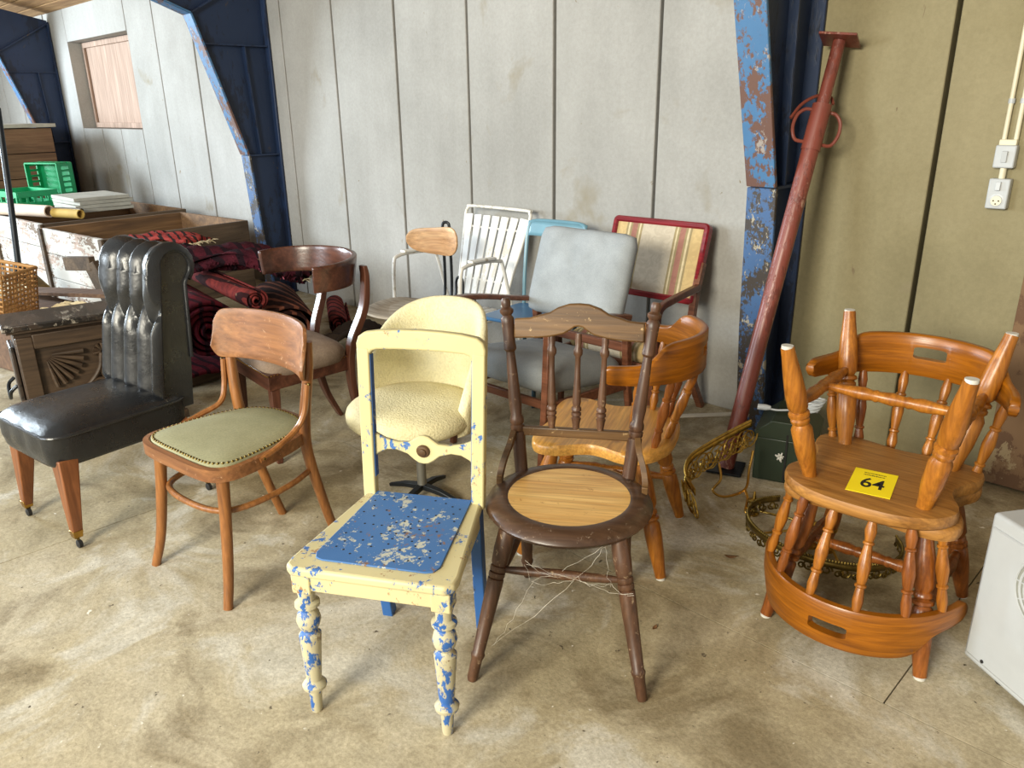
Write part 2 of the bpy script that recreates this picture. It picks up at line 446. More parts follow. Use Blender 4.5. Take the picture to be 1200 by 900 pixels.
class MB:
    def __init__(s):
        s.v, s.f = [], []

    def add(s, vs, fs):
        o = len(s.v)
        s.v += [tuple(v) for v in vs]
        s.f += [tuple(i + o for i in f) for f in fs]
        return s

    def box(s, c, size, rot=None):
        hx, hy, hz = size[0] / 2, size[1] / 2, size[2] / 2
        vs = [Vector((x * hx, y * hy, z * hz)) for x in (-1, 1) for y in (-1, 1) for z in (-1, 1)]
        if rot is not None:
            vs = [rot @ v for v in vs]
        c = Vector(c)
        return s.add([v + c for v in vs], [(0, 1, 3, 2), (4, 6, 7, 5), (0, 4, 5, 1), (2, 3, 7, 6), (0, 2, 6, 4), (1, 5, 7, 3)])

    def sweep(s, path, section, hint=None, scales=None, closed=False, caps=True):
        P = [Vector(p) for p in path]
        n, m = len(P), len(section)
        vs = []
        prev = None
        for i in range(n):
            if closed:
                d = P[(i + 1) % n] - P[i - 1]
            else:
                d = P[min(i + 1, n - 1)] - P[max(i - 1, 0)]
            if hint is not None:
                a, b = frame(d, hint)
            else:
                if prev is None:
                    a, b = frame(d)
                else:
                    dn = d.normalized()
                    a = prev - dn * prev.dot(dn)
                    a.normalize()
                    b = dn.cross(a)
                prev = a
            sc = scales[i] if scales else 1.0
            sa, sb = (sc if isinstance(sc, (tuple, list)) else (sc, sc))
            vs += [P[i] + a * (q[0] * sa) + b * (q[1] * sb) for q in section]
        fs = []
        for i in range(n if closed else n - 1):
            j = (i + 1) % n
            for k in range(m):
                l = (k + 1) % m
                fs.append((i * m + k, i * m + l, j * m + l, j * m + k))
        if caps and not closed:
            fs.append(tuple(range(m - 1, -1, -1)))
            fs.append(tuple((n - 1) * m + k for k in range(m)))
        return s.add(vs, fs)

    def tube(s, path, r, n=10, closed=False):
        sec = [(math.cos(2 * PI * k / n), math.sin(2 * PI * k / n)) for k in range(n)]
        sc = list(r) if isinstance(r, (list, tuple)) else [r] * len(path)
        return s.sweep(path, sec, None, sc, closed)

    def turned(s, p0, p1, prof, n=14):
        p0, p1 = Vector(p0), Vector(p1)
        pts = [p0.lerp(p1, t) for t, r in prof]
        # keep straight frames
        a, b = frame(p1 - p0)
        vs, m = [], n
        for (t, r), c in zip(prof, pts):
            vs += [c + (a * math.cos(2 * PI * k / n) + b * math.sin(2 * PI * k / n)) * r for k in range(n)]
        fs = []
        for i in range(len(prof) - 1):
            for k in range(n):
                l = (k + 1) % n
                fs.append((i * m + k, i * m + l, (i + 1) * m + l, (i + 1) * m + k))
        fs.append(tuple(range(n - 1, -1, -1)))
        fs.append(tuple((len(prof) - 1) * m + k for k in range(n)))
        return s.add(vs, fs)

    def bar(s, p0, p1, wa, wb, hint=None, t1=1.0):
        sec = [(-wa / 2, -wb / 2), (wa / 2, -wb / 2), (wa / 2, wb / 2), (-wa / 2, wb / 2)]
        return s.sweep([p0, p1], sec, hint, [(1.0, 1.0), t1 if isinstance(t1, tuple) else (t1, t1)])

    def prism(s, pts, depth, mat=None):
        # outline in local xy extruded along z by depth, then moved by matrix
        n = len(pts)
        vs = [Vector((p[0], p[1], 0)) for p in pts] + [Vector((p[0], p[1], depth)) for p in pts]
        if mat is not None:
            vs = [mat @ v for v in vs]
        fs = [tuple(range(n - 1, -1, -1)), tuple(range(n, 2 * n))]
        for i in range(n):
            j = (i + 1) % n
            fs.append((i, j, n + j, n + i))
        return s.add(vs, fs)

    def grid(s, fn, nu, nv, cu=False, cv=False):
        vs = [Vector(fn(i / (nu if cu else nu - 1), j / (nv if cv else nv - 1))) for i in range(nu) for j in range(nv)]
        fs = []
        for i in range(nu if cu else nu - 1):
            for j in range(nv if cv else nv - 1):
                a, b = i, (i + 1) % nu
                c, d = j, (j + 1) % nv
                fs.append((a * nv + c, b * nv + c, b * nv + d, a * nv + d))
        return s.add(vs, fs)

    def build(s, name, mat, parent=None, bevel=0.0, segs=2, subs=0, solid=0.0, angle=40, offset=-1):
        me = bpy.data.meshes.new(name)
        me.from_pydata(s.v, [], s.f)
        me.update()
        import bmesh
        bm = bmesh.new()
        bm.from_mesh(me)
        if not solid:
            bmesh.ops.recalc_face_normals(bm, faces=bm.faces)
        ca = R(angle)
        for f in bm.faces:
            f.smooth = True
        for e in bm.edges:
            if len(e.link_faces) == 2 and e.calc_face_angle(0) > ca:
                e.smooth = False
        bm.to_mesh(me)
        bm.free()
        o = bpy.data.objects.new(name, me)
        COL.objects.link(o)
        me.materials.append(MATS[mat] if isinstance(mat, str) else mat)
        if solid:
            md = o.modifiers.new('thick', 'SOLIDIFY')
            md.thickness = solid
            md.offset = offset
        if bevel:
            md = o.modifiers.new('bevel', 'BEVEL')
            md.width = bevel
            md.segments = segs
            md.limit_method = 'ANGLE'
            md.angle_limit = R(35)
            md.harden_normals = False
        if subs:
            md = o.modifiers.new('sub', 'SUBSURF')
            md.levels = md.render_levels = subs
            for e in me.edges:
                e.use_edge_sharp = False
        if parent is not None:
            o.parent = parent
        return o


def thing(name, label, cat, loc=(0, 0, 0), rot=0.0, group=None):
    o = bpy.data.objects.new(name, None)
    o.empty_display_size = 0.1
    COL.objects.link(o)
    o.location = loc
    o.rotation_euler = rot if isinstance(rot, (tuple, list)) else (0, 0, R(rot))
    o['label'] = label
    o['category'] = cat
    if group:
        o['group'] = group
    return o


def tag(o, label, cat, group=None):
    o['label'] = label
    o['category'] = cat
    if group:
        o['group'] = group
    return o


def structure(o):
    o['kind'] = 'structure'
    return o


def copy_tree(o, parent=None):
    c = o.copy()
    COL.objects.link(c)
    c.parent = parent
    for ch in list(o.children):
        copy_tree(ch, c)
    return c


def arc(c, r, a0, a1, n, z=0.0, ry=None):
    ry = r if ry is None else ry
    return [(c[0] + r * math.cos(R(a0 + (a1 - a0) * i / n)), c[1] + ry * math.sin(R(a0 + (a1 - a0) * i / n)), z) for i in range(n + 1)]


def round_rect(w, h, r, n=5):
    pts = []
    for cx, cy, a in ((w / 2 - r, h / 2 - r, 0), (-w / 2 + r, h / 2 - r, 90), (-w / 2 + r, -h / 2 + r, 180), (w / 2 - r, -h / 2 + r, 270)):
        for i in range(n + 1):
            t = R(a + 90 * i / n)
            pts.append((cx + r * math.cos(t), cy + r * math.sin(t)))
    return pts


def superpad(w, d, h, ex=4.0, nu=40, nv=14, top=1.0, bot=0.5):
    """pillow-like closed cushion grid centred on the origin: returns fn(u,v)"""
    def fn(u, v):
        a = 2 * PI * u
        ph = -PI / 2 + PI * v
        ca, sa = math.cos(a), math.sin(a)
        r = (abs(ca) ** ex + abs(sa) ** ex) ** (-1.0 / ex)
        cp = math.copysign(abs(math.cos(ph)) ** 0.45, math.cos(ph))
        sp = math.copysign(abs(math.sin(ph)) ** 0.8, math.sin(ph))
        return (w / 2 * r * ca * cp, d / 2 * r * sa * cp, h / 2 * sp)
    return fn


# ================================================================== THE SETTING
WY = 3.59
floor = structure(MB().box((-6.75, 0.8, -0.11), (18.5, 7.6, 0.10)).build('floor', 'joint'))
for (x0, x1, y0, y1) in ((-3.08, 2.5, -3.0, 1.92), (-3.08, -0.49, 1.92, 3.72), (-0.49, 2.5, 1.92, 3.72), (-6.2, -3.08, -3.0, 3.72), (-9.4, -6.2, -3.0, 3.72), (-16, -9.4, -3.0, 3.72)):
    g = 0.002
    MB().box(((x0 + x1) / 2, (y0 + y1) / 2, -0.03), (x1 - x0 - 2 * g, y1 - y0 - 2 * g, 0.06)).build('slab', 'floor', floor)

wall = structure(MB().box((-6.75, WY + 0.32, 1.39), (18.5, 0.2, 2.78)).build('wall_back', 'joint'))
seams = [2.5, 1.84, 1.10, 0.38, -0.355, -1.092, -1.76, -2.467, -3.183, -3.913, -4.643, -5.389, -6.12, -6.9, -7.72, -8.55, -9.26]
WINX0, WINX1, WINZ0, WINZ1 = -11.15, -9.30, 1.38, 2.37
segs = [(seams[i + 1], seams[i], 0.0, 2.77) for i in range(len(seams) - 1)]
segs += [(-9.9, -9.26, 0.0, WINZ0), (-10.5, -9.9, 0.0, WINZ0), (WINX0, -10.5, 0.0, WINZ0), (WINX0, -9.26, WINZ1, 2.77)]
segs += [(-11.9, WINX0, 0.0, 2.77), (-12.7, -11.9, 0, 2.77), (-13.5, -12.7, 0, 2.77), (-14.3, -13.5, 0, 2.77), (-15.2, -14.3, 0, 2.77), (-16, -15.2, 0, 2.77)]
for (x0, x1, z0, z1) in segs:
    dy = random.uniform(-0.003, 0.003)
    MB().box(((x0 + x1) / 2, WY + 0.11 + dy, (z0 + z1) / 2), (x1 - x0 - 0.020, 0.22, z1 - z0 - (0.012 if z0 > 0 or z1 < 2 else 0))).build('panel', 'wallshade' if x0 > -1.8 else 'wall', wall, bevel=0.004, segs=1)
win = structure(MB().box(((WINX0 + WINX1) / 2, WY + 0.20, (WINZ0 + WINZ1) / 2), (WINX1 - WINX0 - 0.02, 0.03, WINZ1 - WINZ0 - 0.02)).build('window_1', 'ply'))
fr = MB()
for z in (WINZ0 + 0.03, WINZ1 - 0.03):
    fr.box(((WINX0 + WINX1) / 2, WY + 0.17, z), (WINX1 - WINX0 - 0.02, 0.03, 0.06))
for x in (WINX0 + 0.03, WINX1 - 0.03):
    fr.box((x, WY + 0.17, (WINZ0 + WINZ1) / 2), (0.05, 0.03, WINZ1 - WINZ0 - 0.12))
fr.build('window_frame', 'ply', win, bevel=0.004)

# sloping boarded ceiling strip along the wall
ceil = structure(MB().box((-6.75, 2.45, 3.035), (18.5, 2.7, 0.05), Matrix.Rotation(R(-12), 3, 'X')).build('ceiling', 'joint'))
for i in range(11):
    y = 3.52 - i * 0.215
    z = 2.755 + (3.65 - y) * math.tan(R(12)) - 0.012
    MB().box((-6.75, y, z), (18.4, 0.2, 0.03), Matrix.Rotation(R(-12), 3, 'X')).build('plank', 'beamwood', ceil, bevel=0.004, segs=1)


# ------------------------------------------------------------------ steel portal columns
def steel_column(x, label):
    t = thing('steel_portal_column', label, 'column', (x, 0, 0), group='blue steel portal columns')
    inner = [(3.38, 0.0), (3.32, 0.55), (3.285, 1.20), (2.945, 2.262), (2.3, 2.50), (1.2, 2.88)]
    outer = [(3.585, 0.0), (3.585, 1.2), (3.585, 2.66), (1.2, 3.17)]
    poly = inner + outer[::-1]
    mat = Matrix(((0, 0, 1, 0), (1, 0, 0, 0), (0, 1, 0, 0), (0, 0, 0, 1)))
    MB().prism(poly, 0.012, Matrix.Translation((-0.006, 0, 0)) @ mat).build('web', 'darkblue', t)
    fl = MB()
    W = 0.14
    ip = [Vector((0, a, b)) for a, b in inner]
    fl.sweep(ip[:3], [(-W / 2, -0.009), (W / 2, -0.009), (W / 2, 0.009), (-W / 2, 0.009)], (0, 1, 0.001))
    fl.build('lower_flange', 'lowflange', t, bevel=0.003, segs=1)
    f2 = MB()
    f2.sweep([ip[2] + Vector((0, -0.008, 0.006)), ip[3]], [(-W / 2, -0.009), (W / 2, -0.009), (W / 2, 0.009), (-W / 2, 0.009)], (0, 1, 0.001))
    f2.build('haunch_flange', 'bluerust', t, bevel=0.003, segs=1)
    f3 = MB()
    f3.sweep(ip[3:], [(-W / 2, -0.009), (W / 2, -0.009), (W / 2, 0.009), (-W / 2, 0.009)], (0, 1, 0.001))
    f3.build('rafter_flange', 'bluerust', t, bevel=0.003, segs=1)
    MB().box((0, 3.575, 1.32), (W, 0.018, 2.64)).build('back_flange', 'darkblue', t, bevel=0.003, segs=1)
    # stiffeners welded between the flanges
    for z, y0 in ((1.20, 3.285), (2.05, 3.02)):
        MB().box((0, (y0 + 3.57) / 2, z), (W - 0.02, 3.57 - y0 - 0.01, 0.012)).build('stiffener', 'darkblue', t)
    MB().bar((0, 3.40, 1.2), (0, 3.36, 2.06), 0.10, 0.012, (0, 1, 0)).build('stiffener', 'darkblue', t)
    MB().bar((0, 2.945, 2.262), (0, 3.57, 2.62), 0.012, W - 0.02, (1, 0, 0)).build('stiffener', 'darkblue', t)
    MB().box((0, 3.48, 0.008), (0.2, 0.2, 0.016)).build('base_plate', 'darkblue', t, bevel=0.002)
    return t


steel_column(-1.685, 'flaking blue steel column behind the leaning red prop')
steel_column(-6.37, 'blue steel column between the crates and the mahogany chair')
steel_column(-11.75, 'blue steel column left of the boarded window')


# ================================================================== CHAIRS
def arc_solve(a, b, t):
    return a + (b - a) * t


# ---- pine captain's chair (one upright alone, two stacked)
SP = [(0, .010), (.05, .011), (.16, .0165), (.26, .0115), (.272, .0155), (.29, .0155), (.302, .0112), (.42, .016), (.52, .0185), (.64, .0145), (.68, .0115), (.692, .016), (.712, .016), (.724, .0115), (.85, .0155), (.97, .011), (1, .010)]
LEGP = [(0, .0185), (.06, .020), (.20, .026), (.34, .030), (.44, .0285), (.465, .021), (.478, .030), (.498, .030), (.510, .021), (.525, .027), (.545, .027), (.56, .0215), (.60, .0305), (.78, .0295), (.93, .021), (1, .0195)]
STR = [(0, .010), (.12, .014), (.30, .0205), (.36, .0155), (.385, .019), (.41, .0155), (.5, .020), (.59, .0155), (.615, .019), (.64, .0155), (.70, .0205), (.88, .014), (1, .010)]
SEAT_Z = 0.458


def captain_chair(label, loc, rotz):
    t = thing('captains_chair', label, 'chair', loc, rotz, 'pine captains chairs')
    # saddle seat outline
    half = [(0, -.212), (.09, -.226), (.165, -.230), (.222, -.212), (.246, -.172), (.240, -.115), (.212, -.06), (.198, -.01), (.210, .04), (.234, .09), (.238, .135), (.214, .185), (.17, .222), (.10, .250), (0, .258)]
    ol = smooth_path([(x, y, 0) for x, y in half] + [(-x, y, 0) for x, y in half[-2:0:-1]], 4, True)
    n = len(ol)
    mb = MB()
    rings = [(0.90, SEAT_Z - .043), (0.985, SEAT_Z - .039), (1.0, SEAT_Z - .026), (0.995, SEAT_Z - .008), (0.97, SEAT_Z), (0.80, SEAT_Z - .003), (0.5, SEAT_Z - .007), (0.2, SEAT_Z - .007)]
    vs = [Vector((p.x * s, p.y * s, z)) for s, z in rings for p in ol]
    fs = []
    for i in range(len(rings) - 1):
        for k in range(n):
            l = (k + 1) % n
            fs.append((i * n + k, i * n + l, (i + 1) * n + l, (i + 1) * n + k))
    fs.append(tuple(range(n)))
    fs.append(tuple((len(rings) - 1) * n + k for k in range(n)))
    mb.add(vs, fs)
    mb.build('seat', 'pine', t, angle=60)
    feet = {}
    for sx in (-1, 1):
        for sy in (-1, 1):
            top = Vector((sx * .155, sy * .15, SEAT_Z - .03))
            bot = Vector((sx * .228, sy * .255, 0.006))
            feet[(sx, sy)] = (top, bot)
            lg = MB().turned(bot, top, LEGP).build('leg', 'pinez', t)
            MB().turned(bot - Vector((0, 0, .006)), bot + Vector((0, 0, .004)), [(0, .0165), (1, .0165)], 12).build('glide', 'capgrey', lg)
    mids = []
    for sx in (-1, 1):
        a = feet[(sx, -1)][1].lerp(feet[(sx, -1)][0], .42)
        b = feet[(sx, 1)][1].lerp(feet[(sx, 1)][0], .42)
        MB().turned(a, b, STR).build('stretcher', 'pinez', t)
        mids.append(a.lerp(b, .5))
    MB().turned(mids[0], mids[1], STR).build('cross_stretcher', 'pinez', t)
    # bent arm rail: a board on edge that rises at the back, with a hand slot
    A, B = .285, .322
    def plan(q):            # q in [-1,1] along the bow
        a = q * R(83)
        return A * math.sin(a), B * math.cos(a)
    def zlo(q):
        return .705 + .012 * abs(q) ** 3
    def zhi(q):
        b = 1 / (1 + math.exp((abs(q) - .60) * 26))
        return .775 + .067 * b
    N = 112
    qs = [-1 + 2 * i / N for i in range(N + 1)]
    TH = .013
    rail = MB()
    vs, fs = [], []
    slot = [abs(q) < .135 for q in qs]
    ringn = 8
    for q in qs:
        x, y = plan(q)
        x2, y2 = plan(q + 1e-3)
        d = Vector((x2 - x, y2 - y, 0)).normalized()
        nrm = Vector((-d.y, d.x, 0))
        end = max(0.0, (abs(q) - .94) / .06)
        lo, hi = zlo(q) + .018 * end * end, zhi(q) - .018 * end * end
        sl = .035
        c = Vector((x, y, 0))
        hh = .0195 * math.sqrt(max(.04, 1 - (min(1, abs(q) / .140)) ** 7))
        zm0, zm1 = (.782 - hh, .782 + hh) if abs(q) < .16 else (.76, .80)
        for z, o, lean in ((lo, .7, 0), (lo + .006, 1, 0), (zm0, 1, 0), (zm1 if zm1 < hi - .01 else hi - .012, 1, 0), (hi - .005, 1, 0), (hi, .6, 0)):
            vs.append(c + nrm * TH * o + Vector((0, 0, z)))
        for z, o, lean in ((hi, .6, 0), (hi - .005, 1, 0), (zm1 if zm1 < hi - .01 else hi - .012, 1, 0), (zm0, 1, 0), (lo + .006, 1, 0), (lo, .7, 0)):
            vs.append(c - nrm * TH * o + Vector((0, 0, z)))
    rn = 12
    for i in range(N):
        hole = slot[i] and slot[i + 1]
        for k in range(rn):
            l = (k + 1) % rn
            if hole and k in (2, 8):
                continue
            fs.append((i * rn + k, i * rn + l, (i + 1) * rn + l, (i + 1) * rn + k))
        if hole:
            fs.append((i * rn + 2, (i + 1) * rn + 2, (i + 1) * rn + 9, i * rn + 9))
            fs.append((i * rn + 3, i * rn + 8, (i + 1) * rn + 8, (i + 1) * rn + 3))
            if not (slot[i - 1]):
                fs.append((i * rn + 2, i * rn + 9, i * rn + 8, i * rn + 3))
            if not (slot[i + 2]):
                fs.append(((i + 1) * rn + 2, (i + 1) * rn + 3, (i + 1) * rn + 8, (i + 1) * rn + 9))
    fs.append(tuple(range(rn)))
    fs.append(tuple(N * rn + k for k in range(rn)))
    rail.add(vs, fs)
    rail.build('arm_rail', 'pinerail', t, angle=50)
    for q, sx, sy in ((-.74, -.205, .13), (-.47, -.145, .195), (-.16, -.052, .222), (.16, .052, .222), (.47, .145, .195), (.74, .205, .13)):
        x, y = plan(q)
        MB().turned((sx, sy, SEAT_Z - .012), (x, y, .722), SP, 12).build('spindle', 'pinered' if abs(q) < .6 and abs(q) > .3 else 'pinez', t)
    return t


cap = captain_chair('pine captains chair right behind the dark round-seated chair, standing alone', (-1.60, 2.10, 0), -65)
low = copy_tree(cap)
low.location = (-0.70, 2.33, 0)
low.rotation_euler = (0, 0, R(4))
low['label'] = 'pine captains chair standing upright, carrying an upturned chair on its seat'
upc = copy_tree(cap)
upc.location = (-0.702, 2.278, 2 * SEAT_Z + .001)
upc.rotation_euler = (PI, 0, R(4))
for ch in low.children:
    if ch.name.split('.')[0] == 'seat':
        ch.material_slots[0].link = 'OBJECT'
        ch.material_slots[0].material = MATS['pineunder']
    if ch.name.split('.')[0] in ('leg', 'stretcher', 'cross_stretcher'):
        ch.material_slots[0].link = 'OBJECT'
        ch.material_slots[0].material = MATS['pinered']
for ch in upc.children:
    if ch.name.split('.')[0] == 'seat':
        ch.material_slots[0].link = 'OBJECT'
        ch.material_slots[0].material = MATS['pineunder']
upc['label'] = 'pine captains chair turned upside down with a yellow number card on its underside'

# number card lying on the upturned seat
CZ = SEAT_Z + .001 + .0435
card = thing('number_card', 'yellow number card reading 64 on the upturned chair', 'card', (-0.692, 2.185, CZ), 0)
MB().box((0, 0, .0008), (.118, .168, .0012)).build('card_sheet', 'yellowcard', card)


def text_mesh(txt, size, name, mat, parent, loc, sx=1.0, off=0.0, rot=(0, 0, 0), ext=0.0002):
    cu = bpy.data.curves.new(name, 'FONT')
    cu.body = txt
    cu.size = size
    cu.align_x = 'CENTER'
    cu.align_y = 'CENTER'
    cu.extrude = ext
    cu.offset = off
    tmp = bpy.data.objects.new(name, cu)
    COL.objects.link(tmp)
    dg = bpy.context.evaluated_depsgraph_get()
    me = bpy.data.meshes.new_from_object(tmp.evaluated_get(dg))
    bpy.data.objects.remove(tmp)
    o = bpy.data.objects.new(name, me)
    COL.objects.link(o)
    me.materials.clear()
    me.materials.append(MATS[mat])
    o.parent = parent
    o.location = loc
    o.scale = (sx, 1, 1)
    o.rotation_euler = rot
    return o


text_mesh('64', .092, 'number', 'ink', card, (.002, -.012, .0017), .72, 0.0012)
sm = MB()
for r_ in range(2):
    x = -.030
    while x < .028:
        wd = random.uniform(.0015, .0045)
        sm.box((x + wd / 2, .060 - r_ * .014, .0016), (wd, random.uniform(.003, .006), .0003))
        x += wd + .0011
o = sm.build('small_print', 'ink', card)
o['kind'] = 'stuff'
card.rotation_euler = (0, 0, R(12))


# ---- cream and blue painted chair
def painted_chair():
    t = thing('painted_chair', 'cream chair with flaking blue paint and perforated blue seat', 'chair', (-1.549, 1.1185, 0), 31)
    # front turned legs
    prof = [(0, .013), (.02, .015), (.17, .0175), (.185, .019), (.20, .031), (.225, .033), (.245, .027), (.26, .0195), (.30, .021), (.60, .029), (.625, .030), (.64, .022), (.66, .019), (.69, .027), (.74, .0325), (.79, .028), (.815, .020), (.83, .021), (.85, .033), (.875, .033), (.89, .022), (.93, .022), (1, .028)]
    for sx in (-1, 1):
        lg = MB().turned((sx * .188, -.222, 0), (sx * .188, -.205, .39), prof, 18).build('leg', 'creamleg', t)
        MB().box((sx * .188, -.205, .405), (.052, .052, .055)).build('leg_block', 'creampaint', t, bevel=.004)
    # back legs + stiles as one uninterrupted post per side
    for sx in (-1, 1):
        path = smooth_path([(sx * .158, .232, 0), (sx * .160, .205, .18), (sx * .162, .185, .40), (sx * .162, .187, .46)], 6)
        MB().sweep(path, [(-.017, -.019), (.017, -.019), (.017, .019), (-.017, .019)], (0, 1, 0)).build('leg', 'blueleg', t, bevel=.003)
    for sx in (-1, 1):
        up = smooth_path([(sx * .168, .190, .445), (sx * .170, .205, .62), (sx * .172, .222, .80), (sx * .173, .232, .905)], 5)
        st = MB().sweep(up, [(-.019, -.015), (.019, -.015), (.019, .015), (-.019, .015)], (0, 1, 0)).build('stile', 'creamclean', t, bevel=.004)
        inn = [p + Vector((-sx * .0195, .002, 0)) for p in up[2:-1]]
        MB().sweep(inn, [(-.0015, -.011), (.0015, -.011), (.0015, .011), (-.0015, .011)], (0, 1, 0)).build('inner_edge', 'blueleg', st)
    crest = [(-.192, 0), (-.193, .030), (-.186, .050), (-.168, .063), (-.12, .071), (-.06, .075), (0, .0765)]
    low = [(-.152, 0), (-.146, .010), (-.13, .015), (-.07, .018), (0, .019)]
    ol = crest + [(-x, z) for x, z in crest[-2::-1]] + [(-x, z) for x, z in low] + [(x, z) for x, z in low[-2::-1]]
    cm = Matrix.Translation((0, .2485, .886)) @ Matrix.Rotation(R(85), 4, 'X')
    MB().prism(ol, .032, cm).build('crest_rail', 'creamclean', t, bevel=.007, segs=3)
    # shaped middle rail with rosette
    top = [(-.158, .052), (-.15, .050), (-.12, .036), (-.08, .028), (-.045, .030), (-.03, .040), (-.015, .050), (0, .053)]
    bot = [(-.158, -.030), (-.14, -.010), (-.115, .002), (-.085, .004), (-.05, -.006), (-.03, -.022), (-.015, -.031), (0, -.033)]
    ol = [(x, z) for x, z in top] + [(-x, z) for x, z in top[-2::-1]] + [(-x, z) for x, z in bot[:-1]] + [(x, z) for x, z in bot[::-1]]
    ol = [(p[0], p[1]) for p in ol]
    mt = Matrix.Translation((0, .222, .595)) @ Matrix.Rotation(R(84), 4, 'X')
    MB().prism(ol, .018, mt).build('middle_rail', 'creamclean', t, bevel=.003, segs=1)
    MB().turned((0, .206, .604), (0, .192, .603), [(0, .020), (.3, .021), (.6, .018), (.7, .012), (1, .011), (1.15, .004)], 18).build('rosette', 'darkcrest', t)
    # seat
    z1 = .462
    o4 = [(-.178, .200), (.178, .200), (.228, -.19), (.226, -.225), (.205, -.243), (-.205, -.243), (-.226, -.225), (-.228, -.19)]
    MB().prism(o4, .028, Matrix.Translation((0, 0, z1 - .028))).build('seat_frame', 'creampaint', t, bevel=.009, segs=3)
    for a, b in (((-.188, -.215), (.188, -.215)), ((.196, -.205), (.165, .185)), ((-.196, -.205), (-.165, .185)), ((-.165, .19), (.165, .19))):
        MB().bar((a[0], a[1], .412), (b[0], b[1], .412), .022, .05, (0, 0, 1)).build('apron', 'creampaint', t, bevel=.002)
    pl = [(-.148, .192), (.148, .192), (.170, -.165), (.160, -.188), (.14, -.196), (-.14, -.196), (-.160, -.188), (-.170, -.165)]
    plate = MB().prism(pl, .005, Matrix.Translation((0, 0, z1 - .0005))).build('seat_plate', 'bluepaint', t, bevel=.002)
    holes = MB()
    pts = []
    for k in range(16):
        a = 2 * PI * k / 16
        pts.append((.105 * math.cos(a), .118 * math.sin(a) - .002))
    for k in range(8):
        a = 2 * PI * k / 8
        for r_ in (.03, .055, .08):
            pts.append((r_ * math.cos(a), r_ * 1.1 * math.sin(a) - .002))
    for sx in (-1, 1):
        for sy in (-1, 1):
            pts += [(sx * .12, sy * .10), (sx * .13, sy * .13), (sx * .105, sy * .14), (sx * .08, sy * .155), (sx * .135, sy * .06), (sx * .045, sy * .165)]
    for x, y in pts:
        holes.turned((x, y, z1 + .003), (x, y, z1 + .0049), [(0, .0034), (1, .0034)], 8)
    o = holes.build('perforations', 'hole', plate)
    o['kind'] = 'stuff'


painted_chair()


